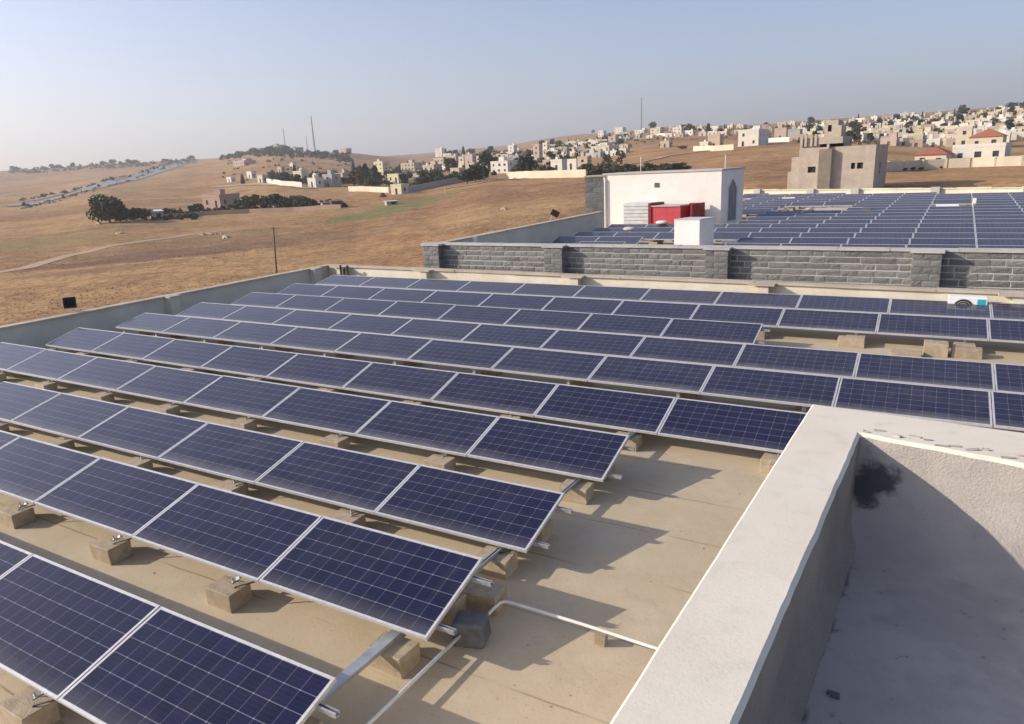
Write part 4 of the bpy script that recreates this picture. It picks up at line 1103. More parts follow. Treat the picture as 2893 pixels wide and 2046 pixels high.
HOUSES = []
def house(xd, yd, wpx, hpx, color='white', depth=None, storeys=None, yaw=0.0, roof='flat', detail=True, hut=None, label=None, group=None, r=None, name="house", tank=None):
    """xd, yd: foot of the house's middle in the photograph; wpx, hpx its size there"""
    X, Y, Z, rr = place(xd, yd) if r is None else place(xd, yd, r*0.9)
    pix = FOC/(K*rr)
    w = max(5.0, wpx/pix); h = max(2.8, hpx/pix)
    if group: w *= rnd.choice([1.0, 1.25, 1.6]); h *= 0.86
    if storeys is None: storeys = max(1, int(round(h/3.3)))
    dp = depth or w*rnd.uniform(0.65, 0.95)
    az = math.atan2(X-CP[0], Y-CP[1])
    mat = M['h_'+color]
    t = empty(name, (X, Y, Z), -0.12+yaw*0.5)
    sh = h/storeys
    mb = MB(); holesF, holesS, holesL = [], [], []
    nw = max(1, int(w/3.6))
    door_k = rnd.randrange(nw)
    for s in range(storeys):
        for k in range(nw):
            cx = -w/2+(k+0.5)*w/nw+rnd.uniform(-0.2, 0.2); ww = rnd.uniform(0.5, 0.8)
            if s == 0 and k == door_k: holesF.append((cx-0.6, cx+0.6, 0.02, sh*0.68))
            elif rnd.random() < 0.85: holesF.append((cx-ww, cx+ww, s*sh+sh*0.33, s*sh+sh*0.74))
        nd = max(1, int(dp/4.2))
        for k in range(nd):
            cy = (k+0.5)*dp/nd
            if rnd.random() < 0.8: holesS.append((cy-0.6, cy+0.6, s*sh+sh*0.33, s*sh+sh*0.72))
    dw = 0.22
    wall_quads(mb, 'x', -w/2, w/2, -2.0, h, holesF, 0, dw, 0, 1)
    wall_quads(mb, 'y', 0, dp, -2.0, h, holesS, 0, dw, w/2, -1)
    wall_quads(mb, 'y', 0, dp, -2.0, h, holesS, 0, dw, -w/2, 1)
    wall_quads(mb, 'x', -w/2, w/2, -2.0, h, [], 0, dw, dp, -1)
    mb.build("wall", mat, t)
    glass = M['glassdark'] if not group else M['shutter']
    for (a_, b_, c_, d_) in holesF:
        q = MB(); q.quad((a_, dw-0.01, c_), (b_, dw-0.01, c_), (b_, dw-0.01, d_), (a_, dw-0.01, d_))
        q.build("door" if c_ < 0.1 else "window", glass, t)
    q = MB()
    for (a_, b_, c_, d_) in holesS:
        for sx in (-1, 1):
            xx = sx*(w/2-dw+0.01)
            qq = MB(); qq.quad((xx, a_, c_), (xx, b_, c_), (xx, b_, d_), (xx, a_, d_)); 
            if detail and sx*(-yaw if yaw else 1) > 0 or True:
                if sx == 1: qq.build("window", glass, t)
                else: q.v and None; q.quad((xx, a_, c_), (xx, b_, c_), (xx, b_, d_), (xx, a_, d_))
    if q.v: q.build("side_window", glass, t)
    rf = MB()
    if roof == 'hip':
        e_ = 0.5; zr = h+0.01; hr = min(w, dp)*0.28
        a1, b1, c1, d1 = (-w/2-e_, -e_, zr), (w/2+e_, -e_, zr), (w/2+e_, dp+e_, zr), (-w/2-e_, dp+e_, zr)
        ins = min(w, dp)*0.45
        r1, r2 = (-w/2+ins, dp/2, zr+hr), (w/2-ins, dp/2, zr+hr)
        if w <= dp: r1 = r2 = (0, dp/2, zr+hr)
        rf.quad(a1, b1, r2, r1); rf.tri(b1, c1, r2); rf.quad(c1, d1, r1, r2); rf.tri(d1, a1, r1)
        rf.quad(a1, d1, c1, b1)
        rf.build("roof", M['tile'], t)
    else:
        ph = rnd.uniform(0.5, 1.0); e_ = 0.08
        rf.box(-w/2-e_, w/2+e_, -e_, 0.15, h, h+ph); rf.box(-w/2-e_, w/2+e_, dp-0.15, dp+e_, h, h+ph)
        rf.box(-w/2-e_, -w/2+0.15, 0.151, dp-0.151, h, h+ph-0.01); rf.box(w/2-0.15, w/2+e_, 0.151, dp-0.151, h, h+ph-0.01)
        rf.quad((-w/2+.151, .151, h+0.03), (w/2-.151, .151, h+0.03), (w/2-.151, dp-.151, h+0.03), (-w/2+.151, dp-.151, h+0.03))
        rfo = rf.build("roof", mat, t)
        if hut if hut is not None else rnd.random() < 0.45:
            hw = w*rnd.uniform(0.25, 0.4); hx = rnd.uniform(-w/2+0.2, w/2-hw-0.2); hb = MB()
            hb.box(hx, hx+hw, dp*0.4, dp*0.4+hw*0.9, h+0.031, h+2.6); hb.box(hx-0.1, hx+hw+0.1, dp*0.4-0.1, dp*0.4+hw*0.9+0.1, h+2.602, h+2.75)
            hb.build("stair_hut", mat, t)
        if tank if tank is not None else rnd.random() < 0.4:
            tb = MB(); tx = rnd.uniform(-w/2+0.6, w/2-1.6); tb.box(tx, tx+1.0, dp*0.25, dp*0.25+1.0, h+0.9, h+1.9)
            for ax_ in (tx+0.1, tx+0.9):
                for ay_ in (dp*0.25+0.1, dp*0.25+0.9): tb.bar((ax_, ay_, h), (ax_, ay_, h+0.9), 0.08, 0.08)
            tb.build("water_tank", M['tank_white'], t)
    HOUSES.append((t, xd, label, color, storeys, roof))
    lab = label or f"{color} {'one' if storeys == 1 else 'two' if storeys == 2 else 'three' if storeys==3 else 'four'}-storey {'flat-roofed' if roof == 'flat' else 'red-roofed'} house"
    tag(t, lab, "house", group)
    return t

def garden_wall(pts, hgt, mat, label, name="boundary_wall", t=0.3, posts=0):
    P3 = [place(*p) for p in pts]
    o = empty(name, (P3[0][0], P3[0][1], P3[0][2])); tag(o, label, "wall")
    mb = MB()
    ox, oy, oz = o.location
    for a_, b_ in zip(P3, P3[1:]):
        n_ = 6
        for i in range(n_):
            t0, t1 = i/n_, (i+1)/n_
            x0, y0 = a_[0]+(b_[0]-a_[0])*t0, a_[1]+(b_[1]-a_[1])*t0; x1, y1 = a_[0]+(b_[0]-a_[0])*t1, a_[1]+(b_[1]-a_[1])*t1
            z0, z1 = ground(x0, y0), ground(x1, y1)
            d = Vector((x1-x0, y1-y0)).normalized(); nx, ny = -d.y*t/2, d.x*t/2
            mb.hexa([(x0-nx-ox, y0-ny-oy, z0-1-oz), (x1-nx-ox, y1-ny-oy, z1-1-oz), (x1+nx-ox, y1+ny-oy, z1-1-oz), (x0+nx-ox, y0+ny-oy, z0-1-oz),
                     (x0-nx-ox, y0-ny-oy, z0+hgt-oz), (x1-nx-ox, y1-ny-oy, z1+hgt-oz), (x1+nx-ox, y1+ny-oy, z1+hgt-oz), (x0+nx-ox, y0+ny-oy, z0+hgt-oz)])
    mb.build("wall_face", mat, o)
    if posts:
        a_, b_ = P3[0], P3[-1]
        for i in range(posts):
            tt = (i+0.5)/posts; k = tt*(len(P3)-1); j = min(int(k), len(P3)-2); f = k-j
            x0, y0 = P3[j][0]*(1-f)+P3[j+1][0]*f, P3[j][1]*(1-f)+P3[j+1][1]*f; z0 = ground(x0, y0)
            mp = MB(); mp.box(x0-ox-0.22, x0-ox+0.22, y0-oy-0.3, y0-oy+0.3, z0-oz-1, z0-oz+hgt+0.12); mp.build("pier", mat, o)
    return o

# ---- left and middle valley
house(476, 467, 58, 24, 'clay', yaw=0.25, label="pinkish farmhouse behind the hedge in the left field", hut=True, tank=False)
house(560, 401, 18, 13, 'white', label="small white house beside a cypress under the far left hill", hut=False, tank=False)
house(584, 411, 15, 15, 'cream', label="cream house at the left end of the long white wall", hut=False)
house(514, 409, 17, 3.5, 'white', label="low white shed with dark hedge on the left hillside", hut=False, tank=False)
house(654, 378, 9, 9, 'white', label="tiny white house high among the grey trees left of the cypresses", hut=False)
house(627, 386, 12, 9, 'pinkish', label="tiny pinkish house above the long white wall", hut=False)
house(536, 372, 40, 10, 'pinkish', label="long pinkish building on the flank of the left hill", hut=True)
house(615, 333, 26, 11, 'grey', label="grey building on the top of the left hill", hut=True)
house(577, 338, 22, 9, 'grey', label="grey building at the left end of the hilltop", hut=False)
house(655, 340, 24, 7, 'grey', label="low grey building right of the hilltop trees", hut=False)
house(770, 342, 20, 8, 'pinkish', label="reddish grey block at the right end of the hilltop", hut=False, tank=False)
house(668, 404, 30, 16, 'cream', label="cream house half hidden among trees above the long white wall", hut=True)
house(760, 412, 30, 20, 'beige', label="beige house between the grey house and the dark cypresses", hut=True)
house(962, 398, 34, 24, 'beige', label="broad beige house right of the tan block house", hut=True)
house(1012, 374, 30, 22, 'beige', label="broad beige house under the skyline houses", hut=False)
house(1080, 372, 32, 20, 'cream', label="broad cream house left of the dark valley tree", hut=True)
house(700, 420, 28, 18, 'white', label="white house with a stair hut at the right end of the white wall", hut=True)
house(736, 419, 32, 24, 'grey', label="grey house with a white roof storey in the valley", hut=True)
house(850, 392, 28, 26, 'yellowish', label="pale yellow house behind dark trees in the valley", hut=True)
house(882, 411, 34, 18, 'yellowish', label="low yellowish house in front of the tan block", hut=False)
house(915, 392, 42, 24, 'beige', label="large tan block house in the middle of the valley", hut=True, depth=14)
house(936, 411, 18, 19, 'pinkish', label="small pinkish house right of the tan block", hut=False)
house(889, 436, 33, 19, 'cream', label="cream hut standing lowest in the valley at the wall end", hut=False, tank=False)
house(984, 352, 20, 17, 'white', label="white house on the skyline left of the valley trees", hut=True)
house(1003, 360, 24, 14, 'cream', label="cream house below the skyline white house", hut=False)
house(984, 380, 30, 22, 'beige', label="brownish house below the left skyline houses", hut=False)
house(1035, 378, 10, 24, 'cream', label="narrow tall cream house in the valley trees", hut=False)
house(1052, 380, 22, 30, 'pinkish', label="tall pinkish house in the valley trees", hut=False)
house(1020, 393, 26, 14, 'beige', label="beige house behind the dark hedge", hut=False)
house(1120, 389, 48, 24, 'white', label="white villa beside the dark valley tree", hut=True, depth=12)
house(1126, 358, 34, 9, 'cream', label="long low cream house above the white villa", hut=False)
house(1146, 351, 16, 22, 'white', label="white house with tall stair hut above the valley", hut=True)
house(1203, 362, 16, 34, 'pinkish', label="tall narrow pinkish house right of the largest dark valley tree", hut=False)
house(1222, 341, 12, 18, 'white', label="narrow white house on the rising slope", hut=True)
house(1248, 388, 30, 25, 'white', label="white villa behind the long cream wall", hut=False)
house(1281, 381, 27, 20, 'white', label="wide white house right of the white villa", hut=False)
house(1306, 382, 18, 26, 'beige', label="beige house next to the olive hedge", hut=True)
house(1345, 350, 46, 20, 'cream', label="large cream house on the middle slope", hut=True)
house(1318, 328, 52, 8, 'white', label="long white flat roofed row on the middle slope", hut=False)
house(1347, 307, 14, 12, 'white', label="white cube house at the top of the middle slope", hut=False)
house(1372, 326, 18, 18, 'pinkish', label="pinkish house above the large cream house", hut=False)
house(1387, 300, 20, 12, 'white', label="white house under the ridge left of the tall mast", hut=False)
house(1469, 303, 24, 13, 'cream', label="cream house right of the ridge tree", hut=False)
house(1518, 301, 20, 13, 'white', label="white house with pale wall on the ridge", hut=True)
house(1600, 330, 28, 24, 'beige', label="tan cube house above the white field wall", hut=False)
house(1578, 333, 18, 10, 'white', label="low white annex left of the tan cube house", hut=False)
house(1677, 328, 46, 32, 'white', label="large bright white house with grey side on the slope", hut=True, depth=16)
house(1749, 312, 26, 22, 'pinkish', label="pinkish house with arched front above the brown field", hut=True)
house(1779, 316, 26, 22, 'grey', label="grey house with dark side above the brown field", hut=True)
house(1490, 331, 22, 12, 'beige', label="beige walled ruin on the middle slope", hut=False)
# villas on the right
house(2084, 372, 62, 22, 'cream', roof='hip', label="cream villa with low red hipped roof behind the boundary wall", yaw=-0.1, depth=12)
house(2190, 366, 100, 34, 'white', label="large white villa at the right edge below the town", yaw=-0.1, hut=False, depth=14)
house(2208, 334, 64, 26, 'cream', roof='hip', label="upper storey villa with red roof at the right edge", yaw=-0.1, depth=10)
house(2158, 330, 14, 40, 'cream', label="narrow cream tower house at the right edge", hut=False, depth=5)

garden_wall([(599, 411), (632, 417), (678, 421)], 2.6, M['h_white'], "long white boundary wall left of the valley houses")
garden_wall([(782, 429), (830, 430), (872, 432)], 2.2, M['h_cream'], "cream boundary wall left of the lowest hut")
garden_wall([(905, 433), (960, 424), (1020, 412), (1050, 407)], 2.4, M['h_grey'], "grey wall under the dark hedge")
garden_wall([(1137, 401), (1190, 400), (1250, 399), (1314, 398)], 2.6, M['h_cream'], "long cream boundary wall above the orange field")
garden_wall([(1473, 305), (1510, 305), (1550, 306)], 2.2, M['h_white'], "white wall on the ridge right of the tall mast")
garden_wall([(1555, 339), (1600, 339), (1645, 336)], 2.6, M['h_cream'], "cream wall at the top of the brown field")
garden_wall([(1703, 319), (1740, 319), (1770, 318)], 2.4, M['h_white'], "white wall beside the bright white house")
garden_wall([(1975, 386), (2010, 384), (2060, 379), (2120, 377), (2180, 375), (2250, 373), (2320, 371)], 2.2, M['h_cream'], "long pale boundary wall in front of the red-roofed villa", posts=7)
garden_wall([(340, 491), (450, 484), (560, 478), (660, 474), (765, 468)], 1.3, M['h_clay'], "low dark wall along the hedge in the left field")

# ---- towns, scattered but seeded
def inside_free(xd, yd, taken, d):
    return all(abs(xd-a_) > d*1.0 or abs(yd-b_) > d*0.42 for a_, b_ in taken)
taken = []
cols = ['white']*5+['cream']*4+['beige']*2+['pinkish']*2+['grey']+['yellowish']
def sky(x):
    return float(np.interp(x, [960, 1100, 1300, 1500, 1700, 1900, 2100, 2233, 2400], [352, 338, 307, 286, 283, 267, 254, 243, 232]))
tries = 0; nh = 0
while nh < 150 and tries < 6000:
    tries += 1
    xd = rnd.uniform(1790, 2320); y0 = sky(xd)
    yd = y0 + 6 + (rnd.random()**0.85)*(72 if xd > 1860 else 45)
    if yd > 330 or (xd < 1990 and yd > 318): continue
    if not inside_free(xd, yd, taken, 14): continue
    taken.append((xd, yd)); nh += 1
    f = 0.75+0.7*(yd-y0)/70
    house(xd, yd, rnd.uniform(11, 21)*f, rnd.uniform(8, 13)*f, rnd.choice(cols), yaw=rnd.uniform(-0.5, 0.5), group="houses crowded on the right hillside")
tries = 0; nh = 0
while nh < 44 and tries < 3000:
    tries += 1
    xd = rnd.uniform(1400, 1790); y0 = sky(xd); yd = y0+rnd.uniform(5, 22)
    if not inside_free(xd, yd, taken, 22): continue
    taken.append((xd, yd)); nh += 1
    house(xd, yd, rnd.uniform(10, 17), rnd.uniform(6, 9), rnd.choice(cols), yaw=rnd.uniform(-0.5, 0.5), group="scattered houses along the ridge")
tries = 0; nh = 0
while nh < 70 and tries < 3000:
    tries += 1
    xd = rnd.uniform(965, 1400); y0 = sky(xd); yd = y0+rnd.uniform(14, 52)
    if yd > 385: continue
    if not inside_free(xd, yd, taken, 14): continue
    taken.append((xd, yd)); nh += 1
    house(xd, yd, rnd.uniform(13, 24), rnd.uniform(6, 9.5), rnd.choice(cols), yaw=rnd.uniform(-0.5, 0.5), group="houses on the valley slope")

# ---- unfinished concrete building
du_ = ray(1868, 428); hu_ = math.hypot(du_[0], du_[1]); ur = 108/hu_
ux, uy, uz = CP[0]+du_[0]/hu_*108, CP[1]+du_[1]/hu_*108, CP[2]+108*du_[2]/hu_
pix = FOC/(K*ur)
ub = empty("unfinished_building", (ux, uy, uz)); ub.rotation_euler = (0, 0, -0.08)
tag(ub, "bare grey concrete building shell with tower and column stubs", "building")
s_ = 1/pix
def ux_(xd): return (xd-1868)*s_
def uz_(yd): return (428-yd)*s_
zr = uz_(333)
mb = MB(); holes = [(ux_(1811), ux_(1828), uz_(387), uz_(374)), (ux_(1901), ux_(1925), uz_(382), uz_(369)), (ux_(1846), ux_(1853), uz_(356), uz_(346)) ][:2]
wall_quads(mb, 'x', ux_(1791), ux_(1948), -4, zr, holes, 0, 0.3, 0, 1)
wall_quads(mb, 'y', 0, 11, -4, zr, [(4, 5.4, 2.0, 3.4)], 0, 0.3, ux_(1948), -1)
wall_quads(mb, 'y', 0, 11, -4, zr, [], 0, 0.3, ux_(1791), 1)
wall_quads(mb, 'x', ux_(1791), ux_(1948), -4, zr, [], 0, 0.3, 11, -1)
mb.quad((ux_(1791), 0, zr), (ux_(1948), 0, zr), (ux_(1948), 11, zr), (ux_(1791), 11, zr))
mb.build("wall", M['blockwork'], ub)
for (a_, b_, c_, d_) in holes:
    q = MB(); q.quad((a_, 0.29, c_), (b_, 0.29, c_), (b_, 0.29, d_), (a_, 0.29, d_)); q.build("window", M['void'], ub)
mb = MB(); mb.bar(((ux_(1911)), 0.15, uz_(382)), (ux_(1911), 0.15, uz_(369)), 0.25, 0.25); mb.build("mullion", M['blockwork'], ub)
q = MB(); q.quad((ux_(1948)-0.29, 4, 2.0), (ux_(1948)-0.29, 5.4, 2.0), (ux_(1948)-0.29, 5.4, 3.4), (ux_(1948)-0.29, 4, 3.4)); q.build("window", M['void'], ub)
# projecting stair bay and tower
ht = uz_(312)
mb = MB(); wall_quads(mb, 'x', ux_(1836), ux_(1862), -4, uz_(337), [], 0, 0.2, -0.8, 1)
mb.box(ux_(1836), ux_(1862), -0.8, -0.001, -4, uz_(337)); mb.build("stair_bay", M['blockwork'], ub)
mb = MB(); mb.box(ux_(1791)+0.02, ux_(1833), 0.3, 6, zr+0.01, ht); mb.build("upper_wall", M['blockwork'], ub)
mb = MB(); mb.box(ux_(1833)+0.01, ux_(1882), -0.5, 6, uz_(326), ht+0.02); mb.box(ux_(1850), ux_(1855), -0.45, -0.05, zr-0.2, uz_(326)-.002); mb.box(ux_(1833)+0.02, ux_(1882)-0.1, 1.0, 6, zr+0.01, uz_(326)-.002)
mb.build("ledge", M['blockwork'], ub)
q = MB(); q.quad((ux_(1835), 0.98, zr+.02), (ux_(1880), 0.98, zr+.02), (ux_(1880), 0.98, uz_(326)), (ux_(1835), 0.98, uz_(326))); q.build("opening", M['void'], ub)
mb = MB(); th = uz_(276)
wall_quads(mb, 'x', ux_(1838), ux_(1866), ht+.03, th, [(ux_(1845), ux_(1853), uz_(300), uz_(286))], 0, 0.25, 1.0, 1)
wall_quads(mb, 'y', 1.0, 4.2, ht+.03, th, [], 0, 0.25, ux_(1866), -1); wall_quads(mb, 'y', 1.0, 4.2, ht+.03, th, [], 0, 0.25, ux_(1838), 1); wall_quads(mb, 'x', ux_(1838), ux_(1866), ht+.03, th, [], 0, 0.25, 4.2, -1)
mb.quad((ux_(1838), 1, th), (ux_(1866), 1, th), (ux_(1866), 4.2, th), (ux_(1838), 4.2, th)); tw = mb.build("stair_tower", M['blockwork'], ub)
q = MB(); q.quad((ux_(1845), 1.24, uz_(300)), (ux_(1853), 1.24, uz_(300)), (ux_(1853), 1.24, uz_(286)), (ux_(1845), 1.24, uz_(286))); q.build("window", M['void'], ub)
mb = MB(); mb.box(ux_(1866)+.02, ux_(1875), 0.4, 3.6, ht+.03, uz_(288)); mb.build("fin_wall", M['blockwork'], ub)
for k, (xx, yy) in enumerate(((1792, 0.2), (1801, 0.2), (1813, 0.1), (1822, 0.2))):
    mb = MB(); mb.box(ux_(xx), ux_(xx)+0.3, -0.06, 0.28, zr+0.2, ht+rnd.uniform(0.1, 0.5)); mb.build("column_stub", M['blockwork'], ub)
for k, xx in enumerate((1895, 1912, 1930, 1944)):
    mb = MB(); 
    for sx in (0, 0.2):
        for sy in (0.2, 0.4): mb.bar((ux_(xx)+sx, sy, zr), (ux_(xx)+sx+rnd.uniform(-.05, .05), sy, zr+rnd.uniform(0.9, 1.6)), 0.035, 0.035)
    mb.build("rebar", M['rust'], ub)
mb = MB(); mb.box(ux_(1766), ux_(1790), 0.5, 4, -4, uz_(384)); mb.box(ux_(1772), ux_(1790), 0.8, 3.5, uz_(384)+.002, uz_(352)); mb.build("outbuilding", M['blockwork'], ub)
for k, (xa, ya) in enumerate(((1837, 0), (1862.6, 0))):
    pass

# ------------------------------------------------------------------ trees
def leaf_cloud(mb, n, rx, ry, rz, cz, size, seed, lumps=9, shape='round'):
    rr_ = random.Random(seed)
    L_ = []
    for _ in range(lumps):
        th = rr_.uniform(0, 2*math.pi); u = rr_.uniform(-0.7, 0.9); q = rr_.uniform(0.35, 0.75)
        s = math.sqrt(1-u*u)
        L_.append((math.cos(th)*s*q, math.sin(th)*s*q, u*q, rr_.uniform(0.35, 0.55)))
    for _ in range(n):
        if shape == 'cypress':
            h_ = rr_.random(); r_ = (1-h_)**0.55*min(1, h_*7+0.35)*(0.75+0.25*rr_.random()); th = rr_.uniform(0, 2*math.pi)
            p = Vector((math.cos(th)*r_*rx, math.sin(th)*r_*ry, cz+(h_-0.5)*2*rz))
        else:
            lx, ly, lz, lr = rr_.choice(L_)
            d = Vector((rr_.gauss(0, 1), rr_.gauss(0, 1), rr_.gauss(0, 1))).normalized()*lr*(0.35+0.7*rr_.random()**0.5)
            p = Vector(((lx+d.x)*rx, (ly+d.y)*ry, cz+(lz+d.z)*rz))
        a = Vector((rr_.gauss(0, 1), rr_.gauss(0, 1), rr_.gauss(0, 1))).normalized(); b = a.orthogonal().normalized(); c = a.cross(b)
        s = size*rr_.uniform(0.6, 1.4)
        mb.quad(p-b*s-c*s*0.5, p+b*s*0.3-c*s, p+b*s+c*s*0.4, p-b*s*0.2+c*s)

def tree_meshes(kind, n, seed):
    """unit trees: 1 m tall"""
    leaf = {'round': M['leaf_dark'], 'cypress': M['leaf_dark'], 'olive': M['leaf_olive'], 'dry': M['leaf_brown'], 'wide': M['leaf_dark']}[kind]
    c = MB(); t_ = MB()
    if kind == 'cypress':
        leaf_cloud(c, n, 0.15, 0.15, 0.47, 0.51, 0.032, seed, shape='cypress'); t_.tube([(0, 0, -0.1), (0, 0, 0.3)], [0.025, 0.015], 5)
    else:
        rx = {'round': 0.42, 'olive': 0.62, 'dry': 0.45, 'wide': 0.75}[kind]
        leaf_cloud(c, n, rx, rx*0.9, 0.40, 0.58, 0.055, seed)
        t_.tube([(0, 0, -0.1), (0.01, 0, 0.2), (0.02, 0.01, 0.45)], [0.045, 0.03, 0.015], 5)
        for k in range(3):
            a = k*2.1+seed; t_.tube([(0.01, 0, 0.2), (math.cos(a)*0.2, math.sin(a)*0.2, 0.5)], [0.02, 0.008], 4)
    return c.mesh("crown", leaf), t_.mesh("trunk", M['bark'])
TREES = {k: [tree_meshes(k, 620, i*7+3) for i in range(3)] for k in ('round', 'cypress', 'olive', 'dry', 'wide')}
ADJ = {'round': "dark round tree", 'cypress': "slim dark cypress", 'olive': "grey-green bushy tree", 'dry': "brownish dry tree", 'wide': "wide dark spreading tree"}
TREE_LIST = []
def tree(xd, yd, hpx, kind='round', where="", label=None, group=None, hm=None, sx=1.0, mesh=None):
    X, Y, Z, rr = place(xd, yd)
    h = hm or hpx*K*rr/FOC
    t = empty({"cypress": "cypress_tree", "olive": "olive_tree"}.get(kind, "tree"), (X, Y, Z-0.05*h), rnd.uniform(0, 6.28)); t.scale = (h*sx, h*sx, h)
    cm, tm_ = mesh or rnd.choice(TREES[kind])
    link("crown", cm, t); link("trunk", tm_, t)
    tag(t, label or f"{ADJ[kind]} {where}", "tree", group)
    TREE_LIST.append((t, xd)); return t

# the big tree at left and its neighbours
bigc = MB(); leaf_cloud(bigc, 4200, 0.66, 0.6, 0.50, 0.50, 0.036, 5, lumps=22)
bigt = MB(); bigt.tube([(0, 0, -0.1), (0, 0, 0.2), (0.03, 0, 0.5)], [0.05, 0.035, 0.015], 6)
tree(247, 500, 66, label="largest dark bushy tree standing alone in the left field", mesh=(bigc.mesh("crown", M['leaf_dark']), bigt.mesh("trunk", M['bark'])))
for xd, yd, hp, kd in ((284, 496, 33, 'olive'), (300, 494, 30, 'round'), (318, 493, 30, 'olive'), (335, 492, 24, 'dry'), (372, 487, 22, 'dry'), (388, 485, 20, 'olive')):
    tree(xd, yd, hp, kd, "right of the big field tree", group="trees right of the big field tree")
for xd, yd, hp, kd in ((432, 480, 22, 'round'), (447, 479, 26, 'dry'), (500, 474, 14, 'round'), (520, 473, 16, 'olive'), (535, 470, 24, 'round'), (556, 471, 34, 'olive'), (572, 470, 36, 'round'), (590, 470, 30, 'olive'),
                       (607, 469, 36, 'olive'), (622, 468, 36, 'round'), (640, 468, 30, 'olive'), (656, 467, 30, 'olive'), (672, 467, 30, 'olive'), (688, 466, 24, 'olive'), (704, 465, 20, 'round'), (722, 464, 16, 'dry'), (740, 463, 18, 'dry'), (757, 462, 16, 'round')):
    tree(xd, yd, hp, kd, "in the hedge row of the left field", group="trees in the hedge row of the left field", sx=1.15)
# left skyline and road trees
for i in range(26):
    xd = rnd.uniform(64, 440) if i < 24 else rnd.uniform(-40, 64)
    ys = float(np.interp(xd, [-40, 64, 250, 430], [380, 378, 366, 356]))
    tree(xd, ys+rnd.uniform(2, 7), rnd.uniform(6, 13), rnd.choice(['wide', 'round', 'olive', 'wide']), "on the far left skyline", group="trees on the far left skyline")
for i in range(24):
    t = rnd.random(); xd = 50+t*380; yr = float(np.interp(xd, [50, 120, 190, 240, 300, 360, 430], [458, 445, 428, 411, 398, 378, 359]))
    tree(xd, yr+rnd.choice([-6, -3, 4, 7])*(1-t*0.6), rnd.uniform(6, 12)*(1-t*0.3), rnd.choice(['round', 'olive', 'round', 'cypress']), "beside the far highway", group="trees beside the far highway")
# hilltop wood
for i in range(42):
    xd = rnd.uniform(495, 782); ys = float(np.interp(xd, [495, 560, 620, 700, 782], [346, 338, 336, 341, 349]))
    tree(xd, ys+rnd.uniform(-1, 11), rnd.uniform(8, 14), rnd.choice(['round', 'dry', 'wide', 'cypress', 'olive']), "on the hilltop at left", group="trees on the left hilltop")
# valley trees
for xd, yd, hp, kd, sx in ((662, 398, 30, 'cypress', 1.2), (672, 400, 26, 'cypress', 1.2), (545, 412, 22, 'cypress', 1.6), (610, 408, 16, 'round', 1), (640, 410, 26, 'round', 1.2), (665, 414, 26, 'round', 1.2), (621, 413, 18, 'olive', 1.3),
                       (793, 385, 26, 'cypress', 1.3), (806, 400, 30, 'round', 1), (822, 408, 42, 'cypress', 1.8), (843, 408, 38, 'cypress', 2.0), (796, 420, 40, 'dry', 1.1), (812, 420, 34, 'dry', 1.0), (832, 421, 26, 'olive', 1.2), (852, 420, 20, 'olive', 1.3), (770, 416, 20, 'round', 1.2),
                       (907, 412, 26, 'dry', 1.2), (955, 412, 34, 'olive', 1.1), (975, 408, 30, 'olive', 1.3), (1012, 392, 42, 'dry', 1.0), (1048, 412, 34, 'round', 1.1), (1066, 408, 44, 'round', 1.1), (1085, 404, 34, 'round', 1.2), (1096, 388, 52, 'round', 0.9),
                       (1000, 352, 20, 'cypress', 1.3), (1022, 356, 22, 'round', 1), (1040, 358, 30, 'cypress', 1.2), (1056, 348, 16, 'wide', 1), (1181, 395, 52, 'round', 1.0), (1165, 392, 26, 'olive', 1.2), (1215, 390, 22, 'dry', 1.4), (1232, 391, 18, 'olive', 1.3),
                       (1465, 292, 20, 'wide', 0.9), (1547, 300, 24, 'dry', 0.9), (1588, 298, 22, 'cypress', 2.0), (1483, 331, 12, 'dry', 1.0), (1530, 336, 10, 'olive', 2.0), (1330, 300, 10, 'round', 1)):
    tree(xd, yd, hp, kd, "among the valley houses" if xd < 1240 else "on the slope above the second roof", group="trees among the houses", sx=sx)
for i in range(16):
    xd = 950+i*7.6; yd = float(np.interp(xd, [950, 1000, 1050, 1075], [419, 413, 407, 404]))
    tree(xd, yd, rnd.uniform(16, 24), rnd.choice(['round', 'olive']), "in the dark hedge of the valley", group="trees in the dark valley hedge", sx=1.6)
for i in range(30):
    xd = 1312+i*7.4; yd = 388-(i*0.02)+rnd.uniform(-3, 3)
    tree(xd, yd, rnd.uniform(13, 24), rnd.choice(['olive', 'olive', 'round', 'dry']), "in the olive grove behind the plant room", group="trees in the olive grove", sx=1.5)
# trees between the houses
for i in range(40):
    xd = rnd.uniform(1000, 1420); yd = sky(xd)+rnd.uniform(8, 58)
    if yd > 392: continue
    tree(xd, yd, rnd.uniform(12, 24), rnd.choice(['round', 'olive', 'cypress', 'round', 'dry']), "between houses on the valley slope", group="trees on the valley slope")
for i in range(28):
    xd = rnd.uniform(1400, 1800); yd = sky(xd)+rnd.uniform(2, 14)
    tree(xd, yd, rnd.uniform(6, 12), rnd.choice(['round', 'olive', 'cypress', 'wide']), "along the ridge", group="trees along the ridge")
for i in range(78):
    xd = rnd.uniform(1800, 2320); yd = sky(xd)+3+rnd.random()*62
    if yd > 322: continue
    f = 0.8+0.6*(yd-sky(xd))/60
    tree(xd, yd, rnd.uniform(12, 24)*f, rnd.choice(['round', 'round', 'olive', 'cypress', 'wide', 'dry']), "in the right hillside town", group="trees in the right hillside town")
for xd, yd, hp, kd in ((2003, 380, 8, 'dry'), (2030, 384, 8, 'dry'), (2048, 384, 10, 'olive'), (2066, 383, 9, 'olive'), (2110, 379, 7, 'dry')):
    tree(xd, yd, hp, kd, "at the foot of the pale boundary wall", group="bushes at the pale boundary wall", sx=1.4)

